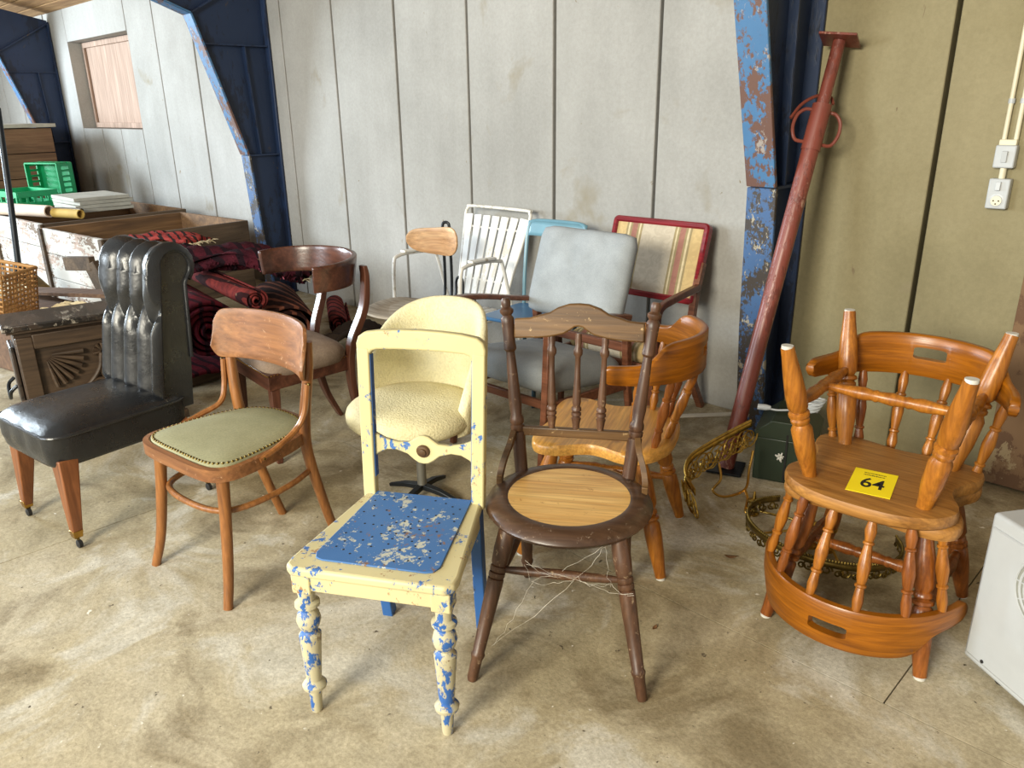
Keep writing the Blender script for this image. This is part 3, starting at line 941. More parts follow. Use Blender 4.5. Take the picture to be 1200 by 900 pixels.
# ---- dark round-seated chair with spindle back
def round_seat_chair():
    t = thing('spindle_back_chair', 'dark worn wooden chair with round orange seat panel and spindle back', 'chair', (-1.335, 1.578, 0), 34)
    sz = .468
    prof = [(.165, sz - .012), (.178, sz - .004), (.19, sz), (.215, sz - .002), (.240, sz - .014), (.248, sz - .028), (.240, sz - .04), (.15, sz - .046)]
    mb = MB()
    n = 48
    vs = [Vector((r * math.cos(2 * PI * k / n), r * 1.0 * math.sin(2 * PI * k / n), z)) for r, z in prof for k in range(n)]
    fs = []
    for i in range(len(prof) - 1):
        for k in range(n):
            l = (k + 1) % n
            fs.append((i * n + k, i * n + l, (i + 1) * n + l, (i + 1) * n + k))
    fs.append(tuple((len(prof) - 1) * n + k for k in range(n)))
    mb.add(vs, fs)
    mb.build('seat_ring', 'seatring', t, angle=60)
    MB().turned((0, 0, sz - .03), (0, 0, sz - .003), [(0, .184), (.9, .184), (1, .182)], 48).build('seat_panel', 'insert', t)
    lp = [(0, .012), (.02, .0155), (.14, .0165), (.16, .0195), (.175, .021), (.19, .0175), (.45, .021), (.62, .0235), (.66, .0235), (.665, .020), (.675, .0235), (.70, .0235), (.705, .020), (.715, .0235), (.74, .0235), (.745, .020), (.76, .0235), (.85, .026), (1, .024)]
    feet = {}
    for sx, sy in ((-1, -1), (1, -1), (-1, 1), (1, 1)):
        bot = Vector((sx * .242, -.29, 0)) if sy < 0 else Vector((sx * .17, .258, 0))
        top = Vector((sx * .155, sy * .145, sz - .035))
        feet[(sx, sy)] = (bot, top)
        MB().turned(bot, top, lp, 14).build('leg', 'darkturn', t)
    sp = [(0, .008), (.15, .012), (.5, .0155), (.85, .012), (1, .008)]
    for a, b in (((-1, -1), (-1, 1)), ((1, -1), (1, 1)), ((-1, 1), (1, 1)), ((-1, -1), (1, -1))):
        h = .72 if a[1] * b[1] > 0 else .60
        MB().turned(feet[a][0].lerp(feet[a][1], h), feet[b][0].lerp(feet[b][1], h), sp, 10).build('stretcher', 'darkturn', t)
    pp = [(0, .0205), (.12, .021), (.22, .0225), (.24, .0225), (.245, .019), (.255, .0225), (.28, .0225), (.285, .019), (.295, .0225), (.32, .022), (.34, .0175), (.40, .0205), (.62, .0155), (.70, .0135), (.715, .020), (.735, .0195), (.75, .018), (.86, .0195), (.885, .021), (.905, .0145), (.92, .021), (.935, .0215), (.95, .013), (.965, .0145), (.985, .015), (1, .011)]
    pb, pt = {}, {}
    for sx in (-1, 1):
        pb[sx] = Vector((sx * .168, .152, sz - .012))
        pt[sx] = Vector((sx * .228, .235, 1.0))
        MB().turned(pb[sx], pt[sx], pp, 16).build('back_post', 'darkturn', t)

    def on(sx, z):
        return pb[sx].lerp(pt[sx], (z - pb[sx].z) / (pt[sx].z - pb[sx].z))
    # crest with raised centre
    L, Rr = on(-1, .905), on(1, .905)
    half = [(0, .078), (.03, .076), (.065, .064), (.09, .048), (.12, .040), (.15, .030), (.198, .026)]
    lowh = [(.198, -.034), (.12, -.030), (.085, -.026), (.045, -.016), (.025, -.004), (.012, .006), (0, .008)]
    ol = [(-x, z) for x, z in half[::-1]] + half[1:] + lowh + [(-x, z) for x, z in lowh[::-1][1:]]
    mt = Matrix.Translation((0, (L.y + Rr.y) / 2 + .012, .912)) @ Matrix.Rotation(R(81), 4, 'X')
    MB().prism(ol, .024, mt).build('crest_rail', 'darkcrest', t, bevel=.005)
    mL, mR = on(-1, .592), on(1, .592)
    MB().box(((mL + mR) / 2), ((mR - mL).length, .02, .03)).build('lower_rail', 'darkcrest', t, bevel=.004)
    s3 = [(0, .009), (.10, .013), (.13, .0155), (.15, .011), (.16, .0155), (.19, .0155), (.20, .011), (.21, .0155), (.24, .0155), (.26, .011), (.30, .0135), (.62, .0085), (.76, .0085), (.79, .014), (.83, .0145), (.87, .009), (.92, .011), (1, .009)]
    for x in (-.082, 0, .082):
        a = Vector((x * .92, (mL.y + mR.y) / 2, .60))
        b = Vector((x, (L.y + Rr.y) / 2, .90))
        MB().turned(a, b, s3, 12).build('spindle', 'darkturn', t)
    # bent arm braces between posts and seat
    for sx in (-1, 1):
        p = smooth_path([on(sx, .592) + Vector((sx * .008, -.022, 0)), (sx * .198, .118, .565), (sx * .212, .098, .525), (sx * .220, .078, .488), (sx * .221, .062, sz + .004), (sx * .220, .048, sz + .002)], 6)
        MB().sweep(p, [(-.012, -.009), (.012, -.009), (.012, .009), (-.012, .009)], (sx, 0, 0)).build('brace', 'darkcrest', t, bevel=.003)


round_seat_chair()


# ---- bentwood chair with green seat
def bentwood_chair():
    t = thing('bentwood_chair', 'beech bentwood chair with sage green studded seat', 'chair', (-2.46, 1.1, 0), 7)
    sz = .492
    half = [(0, -.232), (.10, -.232), (.185, -.222), (.228, -.185), (.236, -.12), (.222, 0), (.195, .11), (.15, .185), (.08, .222), (0, .230)]
    ol = smooth_path([(x, y, 0) for x, y in half] + [(-x, y, 0) for x, y in half[-2:0:-1]], 4, True)
    ring = MB()
    ring.sweep([Vector((p.x, p.y, sz - .022)) for p in ol], [(-.013, -.022), (.013, -.022), (.013, .016), (.006, .022), (-.013, .020)], (0, 0, 1), closed=True)
    ring.build('seat_rim', 'cherryx', t)
    pad = MB()
    n = len(ol)
    rings = [(.955, -.012), (.95, .004), (.90, .009), (.7, .016), (.4, .021), (.12, .022)]
    vs = [Vector((p.x * s, p.y * s, sz + z)) for s, z in rings for p in ol]
    fs = []
    for i in range(len(rings) - 1):
        for k in range(n):
            l = (k + 1) % n
            fs.append((i * n + k, i * n + l, (i + 1) * n + l, (i + 1) * n + k))
    fs.append(tuple((len(rings) - 1) * n + k for k in range(n)))
    pad.add(vs, fs)
    cushion = pad.build('seat_pad', 'green_seat', t, angle=80)
    m = MB()
    acc, last = 0, ol[0]
    loop = ol + [ol[0]]
    dist = 0
    for i in range(1, len(loop)):
        seg = (loop[i] - loop[i - 1]).length
        k = 0
        while dist + seg - k > .0165 and seg > 0:
            step = .0165 - dist
            k += step
            p = loop[i - 1].lerp(loop[i], min(1, k / seg))
            m.turned((p.x * .925, p.y * .925, sz + .005), (p.x * .925, p.y * .925, sz + .0115), [(0, .0055), (.6, .0045), (1, .0015)], 7)
            dist = 0
        dist += seg - k
    o = m.build('studs', 'bronze', cushion)
    o['kind'] = 'stuff'
    # front legs, flaring at the foot
    for sx in (-1, 1):
        p = smooth_path([(sx * .225, -.252, 0), (sx * .208, -.222, .12), (sx * .196, -.196, .30), (sx * .188, -.180, sz - .03)], 6)
        k = len(p)
        MB().tube(p, [.0155 + .0055 * i / (k - 1) for i in range(k)], 12).build('leg', 'cherry', t)
    # back legs rise through the seat side to carry the backrest
    for sx in (-1, 1):
        p = smooth_path([(sx * .170, .262, 0), (sx * .178, .205, .20), (sx * .186, .155, .42), (sx * .205, .150, .56), (sx * .228, .164, .72), (sx * .234, .172, .82)], 6)
        MB().tube(p, [.0165 + .004 * min(1, i / 14) - .006 * max(0, (i - 18) / 12) for i in range(len(p))], 12).build('leg', 'cherry', t)
        # hip brace: thin bent rod from backrest sweeping to the seat rim
        q = smooth_path([(sx * .245, .142, .68), (sx * .236, .125, .58), (sx * .224, .09, .525), (sx * .238, .01, .498), (sx * .243, -.075, .478)], 6)
        br = MB().tube(q, .0105, 8).build('hip_brace', 'cherry', t)
        for fz in (0.03, .97):
            pp = q[int(fz * (len(q) - 1))]
            MB().turned(pp + Vector((sx * .006, 0, 0)), pp + Vector((sx * .0125, 0, 0)), [(0, .005), (1, .004)], 8).build('screw', 'bronze', br)
    # curved backrest panel
    def bf(u, v):
        a = (u - .5) * 2
        x = .262 * math.sin(a * 1.15) / math.sin(1.15)
        y = .208 - .085 * (1 - math.cos(a * 1.15)) / (1 - math.cos(1.15))
        sq = .10 * (1 - max(0, abs(a) - .86) ** 2 * 14)
        zc = .785 - .006 * a * a
        top = .092 - .004 * a * a - (max(0, abs(a) - .80) / .20) ** 2.4 * .045
        z = zc + (v - .5) * 2 * top
        return (x, y + .03 * (v - .5), z)
    m = MB().grid(bf, 81, 9)
    m.build('backrest', 'cherryx', t, solid=.014, bevel=.004, offset=0)
    # stretcher hoop under the seat
    hp = smooth_path([(-.172, .185, .335), (-.205, .06, .325), (-.205, -.10, .318), (-.15, -.19, .315), (0, -.215, .315), (.15, -.19, .315), (.205, -.10, .318), (.205, .06, .325), (.172, .185, .335)], 6)
    MB().tube(hp, .011, 10).build('hoop_stretcher', 'cherry', t)


bentwood_chair()


# ---- black leather buttoned chair
def leather_chair():
    t = thing('leather_chair', 'black buttoned leather chair with scroll back and castors', 'chair', (-3.245, .905, 0), 8)
    Wd = .42
    # seat
    mb = MB()
    def seat(u, v):
        a = 2 * PI * u
        ca, sa = math.cos(a), math.sin(a)
        r = (abs(ca) ** 9 + abs(sa) ** 9) ** (-1 / 9)
        rows = [(0.0, .315), (.93, .315), (.985, .325), (1.0, .36), (1.0, .425), (.995, .442), (.955, .456), (.85, .474), (.6, .490), (.3, .496), (0, .497)]
        i = min(len(rows) - 2, int(v * (len(rows) - 1) + 1e-6))
        f = v * (len(rows) - 1) - i
        s = rows[i][0] * (1 - f) + rows[i + 1][0] * f
        z = rows[i][1] * (1 - f) + rows[i + 1][1] * f
        x, y = r * ca * s * .235 - .018, r * sa * s * .278 - .012
        if .3 < v < .55 and sa < -.6:
            y -= .006 * abs(math.sin(x * 26))
        return (x, y, z)
    mb.grid(seat, 72, 23, cu=True)
    st = mb.build('seat', 'leather', t, angle=70)
    ring = []
    for i in range(64):
        a = 2 * PI * i / 64
        ca, sa = math.cos(a), math.sin(a)
        r = (abs(ca) ** 9 + abs(sa) ** 9) ** (-1 / 9)
        ring.append((r * ca * .236 - .018, r * sa * .279 - .012, .441))
    MB().tube(ring, .0075, 8, True).build('piping', 'leather', st)
    # back: side profile (y,z) leaning, with scroll roll at top
    hb = .58
    nu, nv = 60, 70
    folds = []
    topb = [(.25, .66), (.5, .66), (.75, .66)]
    lowb = [(.125, .46), (.375, .46), (.625, .46), (.875, .46)]
    for u, v in topb:
        folds.append((u, v, u, 1.0))
    for u, v in lowb:
        folds.append((u, v, u, 0.0))
        for u2, v2 in topb:
            if abs(u2 - u) < .13:
                folds.append((u, v, u2, v2))
    folds.append((.125, .46, 0.0, .60))
    folds.append((.875, .46, 1.0, .60))
    def depth(u, v):
        dm = 9
        for a, b, c, d in folds:
            vx, vy = (c - a) * Wd, (d - b) * hb
            px, py = (u - a) * Wd, (v - b) * hb
            L = vx * vx + vy * vy
            s = max(0, min(1, (px * vx + py * vy) / L))
            dd = math.hypot(px - vx * s, py - vy * s)
            dm = min(dm, dd)
        h = .058 * (1 - math.exp(-dm / .034))
        for bu, bv in topb + lowb:
            dd = math.hypot((u - bu) * Wd, (v - bv) * hb)
            h -= .022 * math.exp(-(dd / .02) ** 2)
        return h
    def back(u, v):
        x = (u - .5) * Wd * (1.0 - .10 * v)
        edge = min(1, min(u, 1 - u) / .04)
        edge = math.sqrt(max(0, 1 - (1 - edge) ** 2))
        h = depth(u, v) * edge * (min(1, v / .06) ** .5)
        # path of the front skin: straight leaning face, then over the roll
        if v < .84:
            f = v / .84
            y, z = .160 + .085 * f, .465 + .495 * f
            ny, nz = -1, .1
            return (x, y + ny * h, z + nz * h)
        a = (v - .84) / .16 * R(235)
        cy, cz, rr = .312, .972, .068
        h = h * (1 - .55 * min(1, (v - .84) / .09))
        ang = R(190) - a
        return (x, cy + (rr + h) * math.cos(ang), cz + (rr + h) * math.sin(ang))
    MB().grid(back, nu, nv).build('backrest', 'leather', t, angle=80)
    # side gables and rear skin
    prof = [(.168, .40), (.165, .465), (.235, .90), (.246, .955)]
    for i in range(15):
        a = R(190) - R(235) * i / 14
        prof.append((.312 + .066 * math.cos(a), .972 + .066 * math.sin(a)))
    prof += [(.345, .90), (.318, .60), (.292, .40)]
    mt = Matrix(((0, 0, 1, 0), (1, 0, 0, 0), (0, 1, 0, 0), (0, 0, 0, 1)))
    body = MB().prism(prof, Wd - .06, Matrix.Translation((-Wd / 2 + .03, 0, 0)) @ mt).build('back_body', 'leather', t, angle=50)
    for sx in (-1, 1):
        sk = lambda z: (Wd / 2 - .008) * (1.0 - .09 * (z - .465) / .5)
        pth = [(sx * sk(z), y, z) for y, z in prof[1:-1]]
        MB().tube(pth, .007, 8).build('piping', 'leather', body)
        gb = MB()
        k = len(prof)
        gb.add([(sx * (sk(z) - .006), y, z) for y, z in prof] + [(sx * (sk(z) - .05), y, z) for y, z in prof], [tuple(range(k)), tuple(range(k, 2 * k))] + [(i, (i + 1) % k, k + (i + 1) % k, k + i) for i in range(k)])
        gb.build('gable', 'leather', body)
    for bu, bv in topb + lowb:
        x, y, z = back(bu, bv)
        MB().turned((x, y + .004, z), (x, y - .007, z), [(0, .010), (.6, .009), (1, .004)], 10).build('button', 'leather', t)
    # legs with brass cups and castors
    for sx in (-1, 1):
        for sy in (-1, 1):
            bot = Vector((sx * .208, -.262, .05)) if sy < 0 else Vector((sx * .19, .30, .05))
            top = Vector((sx * .178, -.235, .345)) if sy < 0 else Vector((sx * .175, .215, .345))
            lg = MB()
            lg.sweep([bot, top], [(-.036, -.036), (.036, -.036), (.036, .036), (-.036, .036)], (0, 1, 0), [.47, 1.0])
            l_ = lg.build('leg', 'legred', t, bevel=.004)
            MB().sweep([bot - Vector((0, 0, .012)), bot + Vector((0, 0, .018))], [(-.019, -.019), (.019, -.019), (.019, .019), (-.019, .019)], (0, 1, 0), [.8, 1.0]).build('brass_cup', 'brass', l_, bevel=.002)
            cx = bot + Vector((sx * .004 + .012, -.004, -.034))
            MB().turned(cx + Vector((0, -.009, 0)), cx + Vector((0, .009, 0)), [(0, .011), (.15, .016), (.85, .016), (1, .011)], 14).build('castor', 'rubber', l_)
            MB().bar(bot + Vector((0, 0, -.010)), cx, .010, .016).build('castor_fork', 'bronze', l_)


leather_chair()


# ---- mahogany tub-rail chair
def mahogany_chair():
    t = thing('mahogany_chair', 'mahogany chair with curved yoke rail and brown velvet seat', 'chair', (-3.25, 1.8, 0), -6)
    t.location = (-3.28, 1.82, 0)
    z0 = .365
    o4 = [(-.205, .185), (.185, .185), (.235, -.245), (-.255, -.245)]
    o4 = [(-.19, .19), (.19, .19), (.235, -.24), (-.235, -.24)]
    MB().prism(o4, .075, Matrix.Translation((0, 0, z0))).build('seat_rail', 'mahog', t, bevel=.004)
    pad = MB().grid(superpad(.45, .43, .13, 6.0), 40, 14, cu=True)
    for i, v in enumerate(pad.v):
        sc = 1.0 - .09 * (v[1] / .215) * .9
        pad.v[i] = (v[0] * sc, v[1] - .022, v[2] + z0 + .085)
    pad.build('seat_cushion', 'velvet', t, angle=80)
    st = MB()
    for k in range(28):
        y = -.24 + .43 * k / 27
        x = .233 - .045 * k / 27
        for sx in (-1, 1):
            st.turned((sx * x, y, z0 + .07), (sx * (x + .006), y, z0 + .07), [(0, .004), (1, .002)], 6)
    for k in range(26):
        x = -.225 + .45 * k / 25
        st.turned((x, -.238, z0 + .07), (x, -.245, z0 + .07), [(0, .004), (1, .002)], 6)
    o = st.build('studs', 'brass', t)
    o['kind'] = 'stuff'
    for sx in (-1, 1):
        MB().sweep([(sx * .205, -.222, 0), (sx * .205, -.212, .18), (sx * .205, -.207, z0 + .02)], [(-.022, -.022), (.022, -.022), (.022, .022), (-.022, .022)], (0, 1, 0), [.62, .8, 1]).build('leg', 'mahogz', t, bevel=.004)
        p = smooth_path([(sx * .165, .285, 0), (sx * .175, .215, .17), (sx * .185, .190, .36), (sx * .195, .205, .50), (sx * .215, .27, .66), (sx * .225, .285, .80), (sx * .225, .280, .865)], 6)
        sc = [(1, .75 + .45 * math.sin(PI * i / (len(p) - 1))) for i in range(len(p))]
        MB().sweep(p, [(-.014, -.025), (.014, -.025), (.014, .025), (-.014, .025)], (sx, 0.0, 0), [(b, a) for a, b in sc]).build('stile', 'mahogz', t, bevel=.004)
    # yoke rail wrapping forward
    def yk(u, v):
        a = (u - .5) * 2
        ang = a * R(105)
        x = .295 * math.sin(ang)
        y = .06 + .245 * math.cos(ang)
        lean = .018 * (v - .5)
        zt = .905 + .010 * math.cos(ang)
        zb = .785 - .0 * math.cos(ang)
        return (x + lean * math.sin(ang), y + lean * math.cos(ang), zb + (zt - zb) * v)
    MB().grid(yk, 41, 7).build('yoke_rail', 'mahog', t, solid=.024, bevel=.006, offset=0)


mahogany_chair()


# ---- cream boucle tub chair on pedestal
def boucle_chair():
    t = thing('tub_chair', 'cream boucle tub chair on a grey steel pedestal', 'chair', (-2.36, 1.83, 0), 14)
    seat = MB().grid(superpad(.53, .52, .125, 2.2), 44, 16, cu=True)
    for i, v in enumerate(seat.v):
        seat.v[i] = (v[0], v[1] - .03, v[2] + .395)
    seat.build('seat', 'boucle', t, angle=80)
    # shell: thick curved back closing around the sides
    nu, nv = 44, 22
    def shell(u, v):
        a = (u - .5) * 2            # -1..1 around
        ang = a * R(104)
        hh = .80 - .40 * (abs(a) ** 3.0)
        z0 = .335
        # cross-section loop: v around
        b = 2 * PI * v
        th = .026
        zc = (z0 + hh) / 2
        hz = max(.03, (hh - z0) / 2)
        s = math.copysign(abs(math.sin(b)) ** .55, math.sin(b))
        z = zc + hz * s
        f = (z - z0) / .46
        rad = .240 + .030 * f
        rad2 = .225 + .085 * f
        o = th * math.copysign(abs(math.cos(b)) ** .7, math.cos(b)) * (1 if abs(a) < .93 else max(0.15, 1 - ((abs(a) - .93) / .07) ** 2))
        return ((rad + o) * math.sin(ang), (rad2 + o) * math.cos(ang) + .0, z)
    m = MB().grid(shell, nu, nv, cv=True)
    m.f.append(tuple(range(nv)))
    m.f.append(tuple((nu - 1) * nv + k for k in range(nv)))
    m.build('shell', 'boucle', t, angle=80)
    MB().turned((0, 0, .03), (0, 0, .34), [(0, .02), (.5, .019), (.51, .024), (.9, .024), (.91, .08), (1, .09)], 16).build('pedestal', 'greysteel', t)
    for k in range(4):
        a = R(2 + 90 * k)
        d = Vector((math.cos(a), math.sin(a), 0))
        MB().sweep([d * .01 + Vector((0, 0, .045)), d * .09 + Vector((0, 0, .036)), d * .17 + Vector((0, 0, .014))], [(-.014, -.012), (.014, -.012), (.014, .012), (-.014, .012)], (0, 0, 1), [1, .9, .6]).build('foot', 'blacksteel', t, bevel=.003)


boucle_chair()


# ---- grey upholstered armchair
def grey_armchair():
    t = thing('grey_armchair', 'grey upholstered armchair with dark wooden arms', 'chair', (-2.40, 2.665, 0), 1)
    s = MB().grid(superpad(.56, .58, .17, 9.0), 48, 16, cu=True)
    for i, v in enumerate(s.v):
        s.v[i] = (v[0], v[1] - .035, v[2] + .385 - .04 * (v[1] / .29))
    s.build('seat_cushion', 'greyfab', t, angle=80)
    b = MB().grid(superpad(.575, .44, .12, 13.0), 48, 16, cu=True)
    rot = Matrix.Rotation(R(90 - 18), 3, 'X')
    for i, v in enumerate(b.v):
        q = rot @ Vector((v[0], v[1], v[2] + .006 * math.sin(v[0] * 30) * max(0, v[1] * 4)))
        b.v[i] = tuple(q + Vector((0.0, .245, .775)))
    b.build('back_cushion', 'greyfab', t, angle=80)
    SQ = [(-.017, -.020), (.017, -.020), (.017, .020), (-.017, .020)]
    for sx in (-1, 1):
        MB().sweep([(sx * .285, -.375, 0), (sx * .290, -.340, .35), (sx * .292, -.325, .69)], SQ, (0, 1, 0), [.75, 1, 1]).build('leg', 'armwood', t, bevel=.005)
        MB().sweep([(sx * .285, .31, 0), (sx * .285, .26, .30), (sx * .285, .24, .60)], SQ, (0, 1, 0), [.75, 1, 1]).build('leg', 'armwood', t, bevel=.005)
        p = smooth_path([(sx * .292, -.365, .690), (sx * .294, -.32, .712), (sx * .294, -.16, .695), (sx * .292, .05, .652), (sx * .288, .25, .612)], 6)
        MB().sweep(p, [(-.024, -.012), (.024, -.012), (.024, .012), (-.024, .012)], (0, 0, 1), None).build('arm', 'armwood', t, bevel=.006)
        MB().bar((sx * .285, -.33, .31), (sx * .28, .27, .27), .022, .05, (0, 0, 1)).build('side_rail', 'armwood', t, bevel=.004)
    MB().bar((-.285, -.30, .31), (.285, -.30, .31), .022, .04, (0, 0, 1)).build('front_rail', 'armwood', t, bevel=.004)
    MB().bar((-.28, .27, .45), (.28, .27, .45), .022, .045, (0, 0, 1)).build('back_rail', 'armwood', t, bevel=.004)


grey_armchair()


# ---- red framed armchair with striped upholstery
def red_armchair():
    t = thing('striped_armchair', 'dark red framed armchair with striped cream upholstery against the wall', 'chair', (-2.30, 3.10, 0), 2)
    W2, Hh = .29, .205
    rot = Matrix.Rotation(R(90 - 16), 4, 'X')
    M0 = Matrix.Translation((-.02, .325, .79)) @ rot
    fr = MB()
    ring = [M0 @ Vector((x, y, 0)) for x, y in round_rect(2 * W2 - .03, 2 * Hh - .03, .012, 3)]
    nrm = (rot.to_3x3() @ Vector((0, 0, 1)))
    fr.sweep(ring, [(-.016, -.02), (.016, -.02), (.016, .012), (.008, .02), (-.008, .02), (-.016, .012)], tuple(nrm), closed=True)
    f = fr.build('back_frame', 'redwood', t)
    pd = MB().grid(superpad(2 * W2 - .018, 2 * Hh - .018, .026, 40), 40, 12, cu=True)
    o = pd.build('back_panel', 'stripe', t, angle=80)
    o.matrix_local = M0
    st = MB().grid(superpad(.52, .38, .14, 6), 40, 12, cu=True)
    o = st.build('seat_cushion', 'stripe', t, angle=80)
    o.location = (-.02, .085, .40)
    for sx in (-1, 1):
        x = sx * .28 - .02
        MB().sweep([(x, -.10, 0), (x, -.09, .36)], [(-.018, -.018), (.018, -.018), (.018, .018), (-.018, .018)], (0, 1, 0), [.7, 1]).build('leg', 'armwood', t, bevel=.004)
        MB().sweep(smooth_path([(x, .42, 0), (x, .30, .20), (x, .255, .40), (x, .275, .62), (x, .33, .80)], 4), [(-.018, -.018), (.018, -.018), (.018, .018), (-.018, .018)], (0, 1, 0)).build('leg', 'armwood', t, bevel=.004)
        xo = sx * .305 - .02
        p = smooth_path([(xo, -.085, .34), (xo, -.105, .50), (xo, -.105, .60), (xo, -.075, .650), (xo, .02, .668), (xo, .26, .69)], 5)
        MB().sweep(p, [(-.017, -.015), (.017, -.015), (.017, .015), (-.017, .015)], (1, 0, 0)).build('arm', 'mahogz', t, bevel=.005)
        MB().bar((x, -.10, .33), (x, .26, .33), .022, .06, (0, 0, 1)).build('side_rail', 'armwood', t, bevel=.003)
    MB().bar((-.28, -.095, .33), (.24, -.095, .33), .022, .06, (0, 0, 1)).build('front_rail', 'armwood', t, bevel=.003)


red_armchair()


# ---- white slatted garden armchair
def garden_chair():
    t = thing('garden_chair', 'white tubular garden armchair with slatted back', 'chair', (-3.53, 3.13, 0), 3)
    # back frame hoop
    def bp(x, s):       # s along back height 0..1
        return Vector((x, .16 + .19 * s, .40 + .555 * s))
    wb, wt = .20, .272
    hoop = [bp(-wb, 0.0)] + [bp(-(wb + (wt - wb) * k / 6), k / 6 * .93) for k in range(1, 7)]
    hoop += [bp(-wt + .012, .975), bp(-wt + .045, 1.0)]
    hoop = hoop + [Vector((-p.x, p.y, p.z)) for p in reversed(hoop)]
    MB().tube(smooth_path(hoop, 3), .0105, 10).build('back_frame', 'whitemetal', t)
    for k in range(7):
        f = (k - 3) / 3
        a, b = bp(f * (wb - .025), .05), bp(f * (wt - .04), .915)
        MB().bar(a + Vector((0, -.006, 0)), b + Vector((0, -.006, 0)), .046, .008, (0, 1, 0), (1.32, 1)).build('back_slat', 'whiteslat', t, bevel=.003)
    for s, wd in ((.22, wb), (.78, wt - .015)):
        MB().tube([bp(-wd - .005, s), bp(wd + .005, s)], .007, 8).build('cross_bar', 'whitemetal', t)
    # seat slats
    for k in range(7):
        x = (k - 3) * .062
        MB().bar((x, -.13, .375), (x, .16, .36), .045, .012, (0, 0, 1)).build('seat_slat', 'whiteslat', t, bevel=.003)
    MB().tube([(-.28, -.13, .355), (.28, -.13, .355)], .0105, 8).build('front_bar', 'whitemetal', t)
    for sx in (-1, 1):
        p = smooth_path([(sx * .285, -.32, 0), (sx * .285, -.30, .40), (sx * .287, -.285, .66), (sx * .287, -.245, .71), (sx * .287, -.10, .715), (sx * .285, .03, .70), (sx * .283, .07, .66), (sx * .28, .16, .35), (sx * .278, .28, 0)], 6)
        MB().tube(p, .011, 10).build('arm_frame', 'whitemetal', t)
        MB().box((sx * .287, -.11, .728), (.045, .20, .014), Matrix.Rotation(R(-2), 3, 'X')).build('arm_pad', 'whiteslat', t, bevel=.003)
        MB().tube([(sx * .285, -.30, .36), (sx * .28, .15, .35)], .009, 8).build('bracket', 'whitemetal', t)
        MB().tube([(sx * .282, .15, .35), (sx * .19, .155, .395)], .009, 8).build('bracket', 'whitemetal', t)


garden_chair()


# ---- workshop chair: weathered ply seat, small ply backrest on black steel hairpins
def workshop_chair():
    t = thing('workshop_chair', 'workshop chair with weathered peeling plywood seat and small ply backrest', 'chair', (-3.52, 2.76, 0), 22)
    z = .452
    half = [(0, -.25), (.13, -.245), (.22, -.20), (.26, -.08), (.26, .05), (.23, .15), (.15, .20), (0, .215)]
    ol = smooth_path([(x, y, 0) for x, y in half] + [(-x, y, 0) for x, y in half[-2:0:-1]], 4, True)
    n = len(ol)
    rings = [(1.0, -.012), (1.0, .0), (.97, .003), (.75, -.006), (.4, -.014), (.1, -.015)]
    vs = [Vector((p.x * s, p.y * s, z + q + .012 * (p.x / .23) ** 2 * s)) for s, q in rings for p in ol]
    fs = [tuple(range(n)), tuple((len(rings) - 1) * n + k for k in range(n))]
    for i in range(len(rings) - 1):
        for k in range(n):
            l = (k + 1) % n
            fs.append((i * n + k, i * n + l, (i + 1) * n + l, (i + 1) * n + k))
    seat = MB().add(vs, fs).build('seat', 'palewood', t, angle=60)
    for k in range(5):
        x0 = -.06 + .035 * k
        MB().box((x0, .06 + .02 * (k % 2), z + .004), (.022, .12, .003), Matrix.Rotation(R(3 * k - 5), 3, 'X')).build('peeling_ply', 'palewood', seat)
    def bf(u, v):
        a = (u - .5) * 2
        top = (.080 + .014 * a) * max(.22, (1 - abs(a) ** 5) ** .5)
        return (.172 * a, .275 - .05 * a * a, .80 + (v - .5) * 2 * top + .012 * (abs(a) ** 2))
    MB().grid(bf, 49, 7).build('backrest', 'plyback', t, solid=.012, bevel=.004, offset=0)
    for dx in (.045, .090):
        p = smooth_path([(dx, .14, .44), (dx, .24, .44), (dx, .285, .48), (dx, .297, .62), (dx, .292, .80), (dx, .290, .885)], 6)
        MB().tube(p, .0095, 8).build('back_strut', 'blacksteel', t)
    MB().tube(smooth_path([(.045, .290, .885), (.050, .290, .905), (.0675, .290, .912), (.085, .290, .905), (.090, .290, .885)], 3), .0095, 8).build('strut_loop', 'blacksteel', t)
    for dx in (.135, .180):
        MB().tube([(dx, .22, .43), (dx, .26, .50), (dx, .265, .56)], .0085, 8).build('hairpin', 'blacksteel', t)
    MB().tube(smooth_path([(.135, .265, .56), (.142, .265, .585), (.157, .265, .592), (.173, .265, .585), (.180, .265, .56)], 3), .0085, 8).build('hairpin_loop', 'blacksteel', t)
    for sx in (-1, 1):
        for sy in (-1, 1):
            MB().tube([(sx * .12, sy * .11, z - .012), (sx * .19, sy * .18, .0)], .011, 8).build('leg', 'blacksteel', t)


workshop_chair()


